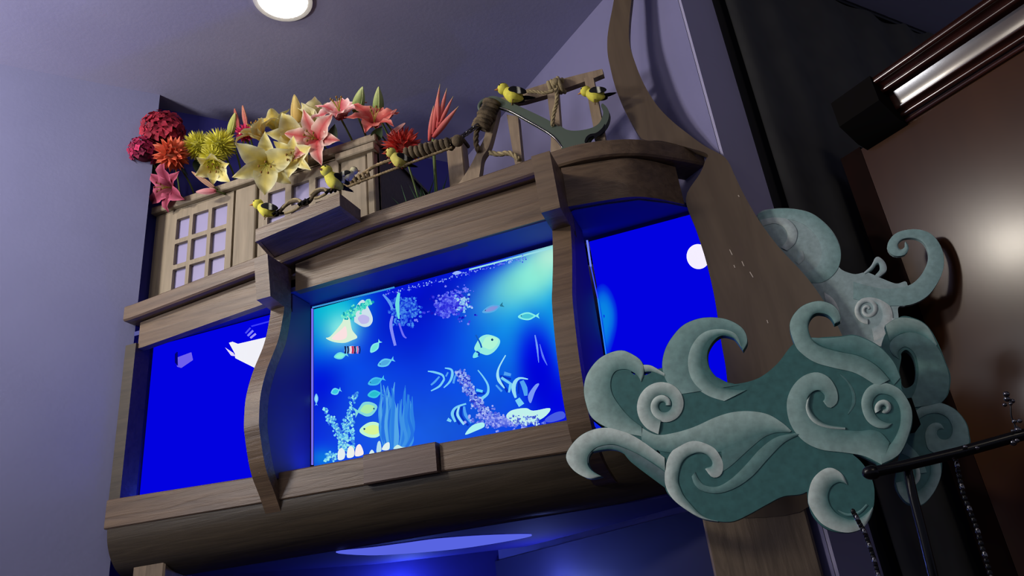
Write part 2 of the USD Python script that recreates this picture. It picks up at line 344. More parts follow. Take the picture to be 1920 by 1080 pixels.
obj('scratch', [px_bar((x0_, y0_), (x1_, y1_)) for x0_, y0_, x1_, y1_ in [(1368, 468, 1373, 478), (1391, 490, 1395, 499), (1406, 510, 1412, 520), (1376, 497, 1378, 502), (1438, 600, 1440, 606), (1384, 366, 1386, 369)]], 'pale_chip', ship, kind='stuff')
a, b = onY(1320, 950, YS), onY(1507, 950, YS)
obj('post', bevel_box(a[0] - .012, b[0] + .004, YS + .002, YS + .10, 0, 1.765, .006), 'post_wood', ship)
obj('post', bevel_box(-2.10, -1.965, 2.06, 2.20, 0, 1.822, .006), 'post_wood', ship)
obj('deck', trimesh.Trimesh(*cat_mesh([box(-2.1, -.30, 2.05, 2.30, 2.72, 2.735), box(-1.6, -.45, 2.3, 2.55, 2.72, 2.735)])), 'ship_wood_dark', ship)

# emissive crescent for the blue-lit nook wall, dark board over the lavender wall
cr = np.array([(630, 1036), (700, 1028), (760, 1020), (820, 1012), (900, 1006), (990, 1003), (985, 1008), (920, 1020), (850, 1030), (760, 1038), (690, 1041)])
cp = Polygon([onZ(x, y, 1.770)[:2] for x, y in spline(cr, 4, True)]).buffer(0)
cm = trimesh.creation.extrude_polygon(cp, .004, engine='earcut'); cm.apply_translation((0, 0, 1.7695))
und = thing('underhull_glow', 'glowing blue crescent standing for the lit nook wall under the hull', 'light', (-1.1, 2.3, 1.762)); obj('glow_crescent', cm, 'underglow', und)
ub = Polygon([(-2.05, 2.152), (-.2, 2.152), (-.12, 2.25), (-.14, 2.30), (-.6, 2.66), (-1.0, 2.95), (-1.55, 2.74)])
nl = C2 - BL * 2.28 - NB * .02; obj('nook_shade_board', oriented(nl, BL * 2.10, NB * .015, up * 1.76), 'nook_shade_board', ship)  # added dark board, keeps the lavender wall dark below the hull
um = trimesh.creation.extrude_polygon(ub, .02, engine='earcut'); um.apply_translation((0, 0, 1.7745)); obj('hull_bottom', um, 'wall_navy', ship)
for k, (px, py, pw, col, po, pn) in enumerate([(750, 1078, 1.6, (.12, .2, 1.0), C1 + NL * .10, NL), (1050, 1062, .8, (.2, .28, 1.0), nl, NB)]):
    p = onP(px, py, po, pn) - pn * .10; l = UsdLux.SphereLight.Define(stage, f'/World/nook_lamp_{k}')
    l.CreateRadiusAttr(.02); l.CreateColorAttr(Gf.Vec3f(*col)); l.CreateIntensityAttr(200 * pw); l.AddTranslateOp().Set(Gf.Vec3d(p[0], p[1], p[2] - .10))
for k, (xa_, xb_, zz) in enumerate([(-2.15, -1.56, 2.052), (-1.44, -.95, 2.032), (-.90, -.50, 2.026), (-.36, -.2, 2.02)]):   # added hidden blue strips behind the boards, brightening recess and planter underside
    l = UsdLux.RectLight.Define(stage, f'/World/added_tank_strip_{k}'); l.CreateWidthAttr(xb_ - xa_); l.CreateHeightAttr(.03); l.CreateColorAttr(Gf.Vec3f(.02, .06, 1.0)); l.CreateIntensityAttr(TANK)
    look_at(l, ((xa_ + xb_) / 2, 2.12, zz), ((xa_ + xb_) / 2, 2.04, zz + 1.0))

# ------------------------------------------------------------------ lit panels of the tank
YP = 2.18
rng = np.random.default_rng(4)
def panel_strip(x0, x1, z0, z1, y, th, f, nx=60, nz=60):
    xs, zs = np.linspace(x0, x1, nx), np.linspace(z0, z1, nz)
    X, Z = np.meshgrid(xs, zs, indexing='ij'); P = np.stack([X, np.full_like(X, y), Z], -1); Cc = f(X, Z)
    bk = box(x0, x1, y + .0005, y + th, z0, z1)
    return [grid(P, Cc), (np.array(bk.vertices), np.array(bk.faces), sr(10, 14, 120))]
BLUE = sr(2, 2, 224)
flat = lambda X, Z: np.broadcast_to(BLUE, X.shape + (3,))
lp = thing('blue_panel', 'pure blue backlit tank window left of the curved rib', 'tank window', (-1.88, YP, 2.0)); YP = 2.165
obj('panel', panel_strip(-2.205, -1.53, 1.99, 2.668, 2.165, .02, flat, 4, 4), 'screen_glow', lp)
def px_plate(pts, y, col=None, n=1, th=.003):
    s = spline(pts, n, True) if n > 1 else pts
    m = prism(Polygon([onY(a, b, y)[[0, 2]] for a, b in s]).buffer(0), y - th, y)
    return m if col is None else (m[0], m[1], np.broadcast_to(col, m[0].shape))
obj('white_reflection', [px_plate([(430, 643), (437, 641), (447, 645), (520, 628), (520, 640), (482, 692), (442, 672), (441, 663)], YP - .002, sr(240, 240, 248)),
                   px_plate([(423, 652), (438, 662), (441, 668), (434, 667)], YP - .002, sr(225, 215, 250))], 'screen_glow', lp, smooth=False, label='bright white reflection drawn as a fish shape on the blue panel')  # glowing plates shaped as a white reflection in the window
def streak(a, b, w, y, col):
    d = unit(np.array([b[1] - a[1], a[0] - b[0]])) * w / 2; a, b = np.array(a), np.array(b)
    return px_plate([a + d, b + d, b - d, a - d], y, col)
obj('reflection_stripe', [streak((461, 625), (470, 615), 2, YP - .002, sr(80, 80, 240)), streak((465, 630), (475, 620), 3, YP - .002, sr(130, 130, 250)), streak((470, 634), (480, 626), 3, YP - .002, sr(160, 150, 250))], 'screen_glow', lp, smooth=False)  # paler stripes of the same painted reflection
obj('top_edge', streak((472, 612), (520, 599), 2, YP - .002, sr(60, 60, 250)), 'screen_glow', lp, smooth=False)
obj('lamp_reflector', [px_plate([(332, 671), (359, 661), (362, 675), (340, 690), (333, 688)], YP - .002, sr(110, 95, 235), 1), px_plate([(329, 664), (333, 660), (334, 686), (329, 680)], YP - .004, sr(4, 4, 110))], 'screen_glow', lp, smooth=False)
YP = 2.235
rp = thing('blue_panel', 'blue backlit tank window beside the wide stem board', 'tank window', (-.2, YP, 2.0))
def rcol(X, Z):
    c = np.broadcast_to(BLUE, X.shape + (3,)).copy()
    return c
obj('panel', panel_strip(-.408, -.022, 1.95, 2.655, YP, .008, rcol, 4, 4), 'screen_glow', rp)
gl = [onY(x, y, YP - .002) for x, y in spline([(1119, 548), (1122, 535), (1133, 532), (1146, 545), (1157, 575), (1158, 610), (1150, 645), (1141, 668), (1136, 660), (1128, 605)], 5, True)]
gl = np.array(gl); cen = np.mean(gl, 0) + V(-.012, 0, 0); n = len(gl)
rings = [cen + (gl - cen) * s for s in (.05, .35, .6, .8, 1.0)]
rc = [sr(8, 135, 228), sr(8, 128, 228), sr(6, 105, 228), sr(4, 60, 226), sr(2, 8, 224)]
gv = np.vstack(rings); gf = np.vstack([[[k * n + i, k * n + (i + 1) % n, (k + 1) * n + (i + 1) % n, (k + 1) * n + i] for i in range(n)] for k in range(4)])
obj('cyan_reflection', (gv, gf, np.repeat(np.array(rc), n, 0)), 'screen_glow', rp, smooth=False, label='soft cyan screen reflection glowing on the blue panel')  # reflection of the screen painted in as an emissive oval
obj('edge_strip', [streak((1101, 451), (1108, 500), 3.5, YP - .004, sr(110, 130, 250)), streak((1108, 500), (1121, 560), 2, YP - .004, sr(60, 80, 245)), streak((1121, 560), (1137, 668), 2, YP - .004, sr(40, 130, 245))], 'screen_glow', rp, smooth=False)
pk = onY(1309, 481, 2.226)  # reflection of a lamp in the window, built as a glowing disc
t = thing('lamp_reflection', 'small white lamp reflection as a glowing disc behind the stem board', 'lamp', pk)
obj('glow_disc', ball(pk, np.array([.036, .006, .044]), 3), 'reflection_glow', t, smooth=True)
obj('glow_mount', tube([pk + V(0, .004, 0), V(pk[0], YP - .0005, pk[2])], .012, 12), 'plastic_black', t)

# ------------------------------------------------------------------ the aquarium screen
YT = 2.19
sc = thing('aquarium_screen', 'glowing screen showing tropical fish and coral in the middle bay', 'screen', (-1.0, YT, 2.03))
SX0, SX1, SZ0, SZ1 = -1.474, -.454, 2.0, 2.655
def to_px(X, Z):
    d = np.stack([X, np.full_like(X, YT), Z - 1.5], -1); q = np.stack([d @ RIGHT, d @ DOWN, d @ FWD], -1)
    return CX + FPX * q[..., 0] / q[..., 2], CY + FPX * q[..., 1] / q[..., 2]
def scol(X, Z):
    x, y = to_px(X, Z); c = np.zeros(X.shape + (3,)) + V(4, 22, 216)
    def g(cx, cy, rx, ry, ang, col, k=1.0, p=2.):
        nonlocal c
        a = math.radians(ang); u = ((x - cx) * math.cos(a) + (y - cy) * math.sin(a)) / rx; w = (-(x - cx) * math.sin(a) + (y - cy) * math.cos(a)) / ry
        f = (k * np.exp(-(u * u + w * w) ** (p / 2)))[..., None]; c = c * (1 - f) + np.array(col, float) * f
    nz = meshkit.fbm(np.stack([x / 60, y / 60, 0 * x], -1), 4, 3)
    g(660, 700, 120, 90, 0, (8, 75, 225), .9); g(800, 820, 190, 90, -10, (28, 92, 226), .9); g(720, 800, 90, 80, 0, (24, 96, 226), .5)
    g(600, 700, 40, 60, 0, (0, 0, 212), .95); g(850, 610, 110, 45, -15, (0, 8, 205), .8); g(830, 555, 100, 40, -15, (2, 4, 185), .9)
    g(615, 585, 75, 55, -15, (0, 195, 212), 1.0, 2.6); g(600, 640, 50, 60, 0, (0, 140, 228), .6)
    g(1000, 640, 190, 120, -35, (10, 110, 230), .85); g(1000, 560, 130, 80, -35, (20, 165, 228), .95); g(1010, 510, 110, 48, -30, (135, 232, 212), 1.0, 2.6)
    g(1038, 480, 40, 30, 0, (190, 245, 220), .9); g(1052, 610, 22, 120, 8, (6, 150, 225), .8)
    g(1010, 690, 38, 85, -8, (0, 0, 218), .95, 3.); g(1045, 755, 40, 60, -8, (0, 0, 222), .9); g(605, 860, 30, 22, 0, (10, 130, 222), .8)
    g(640, 618, 34, 34, -20, (150, 240, 225), .9); g(905, 485, 60, 22, -15, (0, 0, 210), .8)
    c = np.clip(c * (1 + .10 * (nz[..., None] - .5)), 0, 255)
    return sr(*np.moveaxis(c, -1, 0)[:, None])[:, 0].transpose(1, 2, 0) if False else np.where(c / 255 <= .04045, c / 255 / 12.92, ((c / 255 + .055) / 1.055) ** 2.4)
obj('display_panel', panel_strip(SX0, SX1, SZ0, SZ1, YT, .03, scol, 240, 160), 'screen_glow', sc, smooth=False)
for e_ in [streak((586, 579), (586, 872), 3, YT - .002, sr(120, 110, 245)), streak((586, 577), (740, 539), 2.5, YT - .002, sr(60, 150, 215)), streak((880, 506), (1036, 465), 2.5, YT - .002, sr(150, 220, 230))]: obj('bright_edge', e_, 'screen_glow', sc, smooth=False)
LAY = [0]
def lay():
    LAY[0] += 1; return YT - .0015 - .00012 * LAY[0]
def plate(pts, col, n=5, y=None):
    y = y or lay(); s = spline(pts, n, True) if n > 1 else np.asarray(pts, float)
    pg = Polygon([onY(a, b, y)[[0, 2]] for a, b in s]).buffer(0); out = []
    for g in getattr(pg, 'geoms', [pg]):
        v, f = trimesh.creation.triangulate_polygon(g, engine='earcut'); out.append((np.column_stack([v[:, 0], np.full(len(v), y), v[:, 1]]), f, np.broadcast_to(sr(*col), (len(v), 3))))
    return cat_mesh(out)
def dots(pts, r, cols, y=None):
    r = r * .72; pts = list(pts); pts += [(a + rng.normal(0, 2.2), b + rng.normal(0, 2.2)) for a, b in pts for _ in range(2)]
    """Many small discs in screen pixels."""
    y = y or lay(); out = []; w = np.arange(7) * 2 * np.pi / 7
    for k, (x, q) in enumerate(pts):
        rr = r * rng.uniform(.6, 1.25); c = np.array([onY(x + rr * math.cos(a), q + rr * math.sin(a), y - .00002 * (k % 5)) for a in w])
        out.append((c, [[0, i, i + 1] for i in range(1, 6)], np.broadcast_to(sr(*cols[rng.integers(len(cols))]), (7, 3))))
    return cat_mesh(out)
def stroke(pts, w, col, n=6, y=None):
    y = y or lay(); s = spline(pts, n); t = np.gradient(s, axis=0); t /= np.linalg.norm(t, axis=1, keepdims=True); q = np.stack([-t[:, 1], t[:, 0]], 1)
    ww = (np.interp(np.linspace(0, 1, len(s)), np.linspace(0, 1, len(w)), w) if np.ndim(w) else np.full(len(s), w))[:, None] / 2
    P = np.stack([np.array([onY(*p, y) for p in s + q * ww]), np.array([onY(*p, y) for p in s - q * ww])], 1)
    return grid(P, np.broadcast_to(sr(*col), P.shape))
def turned(c, ang, L, H, pts):
    a = math.radians(ang); return [(c[0] + x * L * math.cos(a) - y * H * math.sin(a), c[1] + x * L * math.sin(a) + y * H * math.cos(a)) for x, y in pts]
BODY = [(-1, 0), (-.8, -.45), (-.3, -.9), (.2, -.9), (.6, -.5), (.85, -.15), (.85, .15), (.6, .5), (.2, .9), (-.3, .85), (-.8, .45)]
TAIL = [(.75, 0), (1.25, -.7), (1.12, 0), (1.25, .7)]
def fish(c, ang, L, H, rim, core, tail=None, extra=()):
    m = [plate(turned(c, ang, L, H, TAIL), tail or rim, 1), plate(turned(c, ang, L, H, BODY), rim), plate(turned(c, ang, L * .72, H * .6, BODY), core)]
    if L > 14: m.append(plate(turned(c, ang, L, H, [(-.72, -.25), (-.6, -.3), (-.56, -.12), (-.68, -.05)]), (20, 60, 120), 1))
    m += list(extra)
    obj('fish', m, 'screen_glow', sc, smooth=False)
fish((638, 667), -12, 12, 7, (110, 220, 230), (130, 240, 215)); fish((703, 651), -50, 13, 7, (130, 230, 235), (110, 225, 215), None, [plate(turned((705, 648), -50, 7, 2, BODY), (20, 50, 140))])
fish((722, 680), -22, 15, 8, (100, 200, 240), (80, 170, 225)); fish((704, 715), -20, 15, 8, (70, 190, 235), (50, 170, 220)); fish((629, 734), -20, 9, 7, (110, 215, 240), (60, 200, 225))
fish((702, 739), -10, 13, 8, (60, 200, 225), (40, 190, 205)); fish((688, 767), 165, 20, 15, (130, 215, 220), (170, 235, 170)); fish((700, 806), -4, 26, 16, (190, 245, 210), (215, 245, 150), (160, 235, 225))
fish((922, 579), -20, 19, 7, (90, 170, 230), (130, 150, 220), (40, 120, 150)); fish((989, 593), -3, 18, 8, (130, 235, 230), (70, 195, 215)); fish((593, 748), 90, 10, 4, (110, 190, 245), (150, 220, 250))
m = [plate(turned((912, 647), -20, 27, 20, [(-a, b) for a, b in BODY]), (150, 235, 225)), plate(turned((918, 643), -20, 17, 13, [(-a, b) for a, b in BODY]), (175, 245, 215)), plate([(889, 662), (900, 655), (897, 668), (887, 671)], (120, 225, 235)), stroke([(892, 628), (900, 643), (903, 652)], 3, (20, 90, 190)), stroke([(893, 659), (898, 662), (897, 667)], 3, (10, 60, 180)), plate(turned((923, 637), 0, 2.5, 2.5, BODY), (20, 70, 120))]
obj('fish', m, 'screen_glow', sc, smooth=False, label='large pale mint butterfly fish')
m = [plate(turned((660, 656), -8, 15, 8, BODY), (120, 190, 235))] + [stroke([(x, 649), (x + 1, 656), (x, 663)], w, c) for x, w, c in [(647, 3, (20, 40, 90)), (652, 3, (30, 40, 80)), (657, 3, (250, 210, 220)), (661, 4, (200, 50, 90)), (665, 3, (30, 30, 90)), (670, 3, (220, 120, 160)), (674, 2, (20, 30, 90))]]
obj('fish', m, 'screen_glow', sc, smooth=False, label='red and white banded clown fish')
# striped moorish idols: curved pale strokes
W1, W2 = (120, 205, 245), (80, 160, 240)
def idol(strokes, dark=()):
    obj('striped_fish', [stroke(p, w, (8, 50, 190)) for p, w in dark] + [stroke(p, w, c) for p, w, c in strokes], 'screen_glow', sc, smooth=False)
idol([([(802, 696), (815, 698), (829, 703), (833, 711)], [2, 4, 4, 3], W1), ([(833, 711), (824, 724), (808, 733)], [4, 4, 2], W1), ([(824, 706), (815, 716), (808, 722)], [3, 4, 3], W2)])
idol([([(834, 690), (846, 693), (848, 703), (843, 716), (832, 727)], [2, 4, 5, 4, 2], W1), ([(840, 698), (836, 706)], 3, W2), ([(856, 698), (852, 710), (850, 719)], [2, 4, 4], W2)])
idol([([(948, 666), (936, 688), (933, 702), (936, 714), (946, 728)], [2, 3, 5, 6, 2], (160, 225, 245)), ([(940, 708), (952, 716), (962, 722)], [5, 5, 3], W1), ([(945, 700), (958, 703)], [7, 5], W2), ([(954, 736), (958, 720)], [3, 7], W1), ([(930, 722), (941, 734)], [3, 4], W2)], [([(938, 705), (958, 711)], 4), ([(940, 716), (952, 735)], 5)])
idol([([(990, 711), (975, 709), (966, 716), (963, 730), (967, 746)], [2, 4, 7, 8, 4], (150, 220, 245)), ([(978, 714), (984, 728), (986, 742)], [8, 10, 6], W2), ([(970, 748), (978, 760)], [10, 12], W1)], [([(973, 715), (972, 738)], 4)])
idol([([(896, 694), (907, 708), (915, 723), (914, 738), (902, 748)], [2, 3, 4, 5, 6], W1), ([(893, 731), (905, 734)], [5, 5], (100, 210, 245)), ([(896, 745), (906, 750)], [4, 5], W1)], [([(894, 738), (909, 737)], 4)])
idol([([(874, 757), (855, 764), (848, 776), (854, 791)], [3, 4, 6, 4], W1), ([(861, 762), (858, 778), (870, 796)], [3, 5, 4], (150, 220, 245)), ([(870, 762), (873, 778), (884, 793)], [4, 6, 4], W2), ([(839, 786), (846, 790)], [7, 4], W1)], [([(856, 766), (853, 780), (862, 796)], 4), ([(866, 762), (865, 780), (878, 798)], 4)])
# corals and rock
def along(pts, n, j):
    s = resample(spline(pts, 6), n); return [(x + rng.normal(0, j), y + rng.normal(0, j)) for x, y in s]
CB = [(120, 210, 240), (80, 170, 235), (150, 230, 235), (60, 130, 225)]
m = [dots(along(p, n, 2.2), 2.9, CB) for p, n in [([(610, 766), (620, 785), (633, 805), (640, 845)], 42), ([(612, 785), (630, 800), (640, 825)], 26), ([(667, 735), (658, 760), (652, 800), (648, 850)], 46), ([(655, 775), (660, 800), (662, 845)], 34), ([(645, 785), (645, 820), (636, 858)], 34), ([(612, 862), (622, 850), (630, 862)], 18)]]
obj('branch_coral', m, 'screen_glow', sc, smooth=False, kind='stuff')
m = []
for k in range(44):
    x = rng.uniform(712, 776); b = 730 + .25 * (x - 735) * (1 if x > 735 else -.2) + rng.uniform(-18, 25)
    m.append(stroke([(x, b), (x + rng.uniform(-4, 4), b + 30), (x + rng.uniform(-5, 5), b + 62), (738 + (x - 738) * .7, 842)], [1, 5, 6, 4], [(44, 126, 228), (62, 146, 230), (36, 112, 226), (84, 166, 232), (50, 136, 226)][k % 5]))
obj('fan_coral', m, 'screen_glow', sc, smooth=False, kind='stuff')
m = [plate(p, c) for p, c in [([(634, 862), (634, 846), (641, 840), (647, 848), (645, 860)], (225, 235, 240)), ([(651, 858), (652, 842), (658, 836), (664, 843), (663, 856)], (235, 240, 235)), ([(666, 855), (668, 838), (675, 833), (681, 845), (680, 853)], (245, 235, 235)), ([(692, 852), (697, 843), (702, 850)], (210, 235, 235)), ([(706, 848), (708, 830), (713, 828), (715, 845)], (180, 220, 235)), ([(716, 843), (722, 832), (730, 830), (729, 843)], (225, 240, 235)), ([(738, 842), (745, 834), (754, 838), (760, 838)], (200, 235, 230))]]
[obj('white_coral', q, 'screen_glow', sc, smooth=False) for q in m]
m = [dots([(rng.normal(815 + 30, 18), rng.normal(572, 14)) for _ in range(120)], 3, [(90, 100, 240), (60, 60, 225), (120, 130, 245), (20, 20, 190)]), dots([(843 + 24 * math.cos(a_) * math.sqrt(q_), 572 + 24 * math.sin(a_) * math.sqrt(q_)) for a_, q_ in zip(rng.uniform(0, 6.3, 130), rng.uniform(0, 1, 130))], 3.4, [(84, 96, 240), (56, 60, 228), (110, 124, 246), (40, 44, 215)]), dots([(rng.normal(868, 6), rng.normal(570, 10)) for _ in range(26)], 2.6, [(170, 210, 240), (130, 190, 240)]), dots([(rng.normal(868, 8), rng.normal(543, 4)) for _ in range(14)], 1.8, [(100, 110, 245)])]
obj('round_coral', m, 'screen_glow', sc, smooth=False, kind='stuff')
m = [dots([(rng.normal(760, 12), min(610, max(560, rng.normal(582, 14)))) for _ in range(150)], 3.2, [(50, 100, 230), (70, 140, 235), (20, 60, 215)]), stroke([(718, 552), (730, 566), (736, 580)], [3, 6, 4], (90, 150, 240)), stroke([(748, 548), (745, 572), (748, 598)], [5, 8, 3], (110, 220, 225)), stroke([(736, 592), (733, 612), (741, 648)], [4, 6, 5], (130, 140, 245)), stroke([(748, 606), (756, 628), (762, 634)], [3, 4, 2], (110, 110, 245))]
obj('hanging_coral', m, 'screen_glow', sc, smooth=False, kind='stuff')
m = [plate([(611, 634), (620, 630), (641, 605), (645, 592), (655, 596), (660, 618), (670, 632), (660, 638), (645, 643), (625, 641)], (215, 240, 215)), plate([(622, 634), (640, 618), (648, 612), (650, 632), (636, 638)], (250, 225, 225)), plate([(664, 600), (668, 575), (680, 562), (690, 575), (699, 597), (694, 610), (682, 613), (668, 606)], (205, 225, 235)), plate([(671, 597), (680, 590), (692, 595), (690, 605), (678, 607)], (190, 185, 235)), dots([(x, 598 - (x - 640) * .62 + rng.normal(0, 5)) for x in np.linspace(642, 694, 40)], 3.5, [(60, 210, 195), (110, 230, 205), (20, 160, 180)])]
obj('anemone', m[:2], 'screen_glow', sc, smooth=False); obj('anemone', m[2:4], 'screen_glow', sc, smooth=False); obj('mint_weed', m[4], 'screen_glow', sc, smooth=False, kind='stuff')
m = [dots(along([(862, 698), (878, 725), (898, 760), (928, 792)], 190, 5.0), 3.2, [(130, 160, 240), (170, 190, 245), (90, 100, 225), (40, 60, 200)]), dots([(rng.normal(945, 30), rng.normal(789, 7)) for _ in range(190)], 3.4, [(110, 130, 235), (160, 170, 245), (70, 90, 220)]), plate([(872, 815), (885, 798), (905, 792), (908, 800), (892, 808)], (170, 240, 240)),
     plate([(950, 783), (958, 770), (985, 765), (1000, 770), (1030, 765), (1028, 775), (1010, 788), (975, 795)], (190, 240, 235)), dots([(rng.uniform(955, 1010), rng.uniform(780, 796)) for _ in range(60)], 2.4, [(110, 140, 230), (60, 80, 200), (200, 235, 240)]), plate([(990, 742), (1003, 722), (1011, 720), (1003, 735), (995, 756)], (120, 150, 245)), plate([(1022, 786), (1040, 774), (1056, 772), (1058, 784), (1030, 792)], (70, 90, 225))]
obj('reef_rock', m, 'screen_glow', sc, smooth=False, kind='stuff')
m = [dots([(720 + k * 4.5 + rng.normal(0, 2), 553 - k * 1.18 + rng.normal(0, 1.2)) for k in range(60)], 1.7, [(110, 130, 245), (150, 190, 245), (60, 60, 230)]), plate([(848, 513), (857, 508), (866, 511), (857, 515)], (150, 180, 250)), stroke([(1003, 628), (1007, 650), (1010, 680)], [2, 4, 1], (110, 150, 245)), stroke([(1012, 645), (1018, 668), (1026, 685)], [1, 4, 1], (90, 120, 245))]
obj('bubble_streak', m[0], 'screen_glow', sc, smooth=False, kind='stuff'); obj('surface_glint', m[1], 'screen_glow', sc, smooth=False); obj('far_fish', m[2], 'screen_glow', sc, smooth=False); obj('far_fish', m[3], 'screen_glow', sc, smooth=False)

# ------------------------------------------------------------------ painted wave cut-outs
TD, TM, TL, TP = sr(44, 97, 97), sr(94, 146, 142), sr(162, 194, 186), sr(206, 222, 214)
mixc = lambda a, b, t: np.asarray(a) * (1 - t) + np.asarray(b) * t
def curl(outer, inner, y, h, co, ci, n=64, taper=True, cend=None):
    """Raised painted scroll between an outer and an inner edge (pixels), standing h proud of the plane y."""
    A, B = resample(spline(outer, 8), n), resample(spline(inner, 8), n); m = 7
    prof = np.array([.45, .78, .95, 1.0, .95, .78, .45]); ts = np.linspace(0, 1, m)
    P = np.zeros((n, m, 3)); C = np.zeros((n, m, 3))
    for i in range(n):
        w = np.linalg.norm(A[i] - B[i]); hh = h * min(1.0, .35 + w / 14)
        for k, t in enumerate(ts):
            P[i, k] = onY(*(A[i] * (1 - t) + B[i] * t), y - hh * prof[k])
            c = mixc(co, ci, t ** 1.05)
            if cend is not None: c = mixc(c, cend, (i / (n - 1)) ** 2)
            C[i, k] = c
    parts = [grid(P, C)]
    for k in (0, m - 1):
        q = P[:, k].copy(); q[:, 1] = y + .004
        parts.append(grid(np.stack([P[:, k], q], 1), np.stack([C[:, k], C[:, k]], 1), flip=(k == 0)))
    poly = Polygon([onY(a, b, y)[[0, 2]] for a, b in np.vstack([A, B[::-1]])]).buffer(0)
    return cat_mesh(parts), poly
def spiral(c, r0, r1, a0, a1, w0, w1, sq=1.0):
    """Edges of a scroll: outer radius r0->r1 while the angle runs a0->a1 (degrees, image y down), band width w0->w1."""
    t = np.linspace(0, 1, 26); a = np.radians(a0 + (a1 - a0) * t); r = r0 + (r1 - r0) * t; w = w0 + (w1 - w0) * t
    f = lambda rr: np.stack([c[0] + rr * np.cos(a), c[1] + sq * rr * np.sin(a)], 1)
    return f(r), f(np.maximum(r - w, .6))
def cluster(label, y, th, body, curls, base_col, parent_name='wave_cutout', holes=(), tone=None, support=None):
    polys = [pxpoly(b, y, 6) for b in body]; made = []
    for c in curls:
        mesh, pg = curl(c[0], c[1], y, .34 * c[4], mixc(c[2], V(1, 1, 1), .06), mixc(c[3], base_col, .58)); made.append(mesh); polys.append(pg)
    base = unary_union([p.buffer(.0006) for p in polys]).buffer(.0015).buffer(-.0015)
    for h in holes: base = base.difference(pxpoly(h, y, 6))
    if base.geom_type != 'Polygon': base = max(base.geoms, key=lambda g: g.area)
    b = base.bounds; t = thing(parent_name, label, 'wave decoration', ((b[0] + b[2]) / 2, y, b[1]))
    v, f = prism(base, y, y + th)
    obj('board', (v, f, np.broadcast_to(base_col, v.shape)), 'wave_paint', t, smooth=False)
    for m in made: obj('scroll', m, 'wave_paint', t)
    return t
YW = 1.78
body = [[(1110, 783), (1150, 800), (1200, 822), (1246, 858), (1247, 912), (1262, 936), (1290, 958), (1318, 972), (1346, 977), (1374, 977), (1402, 965), (1440, 944), (1469, 930), (1513, 921), (1545, 875), (1588, 849), (1605, 850), (1640, 866), (1653, 871), (1687, 850), (1707, 807), (1710, 773), (1700, 747), (1690, 729), (1688, 707), (1677, 680), (1653, 653), (1627, 637), (1600, 628), (1573, 631), (1540, 633), (1522, 637), (1500, 640), (1483, 650), (1457, 683), (1423, 709), (1383, 720), (1363, 717), (1343, 707), (1300, 690), (1243, 690), (1215, 702), (1195, 705), (1172, 694), (1150, 703), (1140, 740), (1120, 765)],
        [(1587, 849), (1611, 863), (1631, 891), (1639, 919), (1637, 952), (1628, 977), (1606, 994), (1578, 998), (1550, 991), (1528, 972), (1517, 947), (1515, 915), (1530, 880), (1555, 855)]]
SL = sr(82, 112, 116)
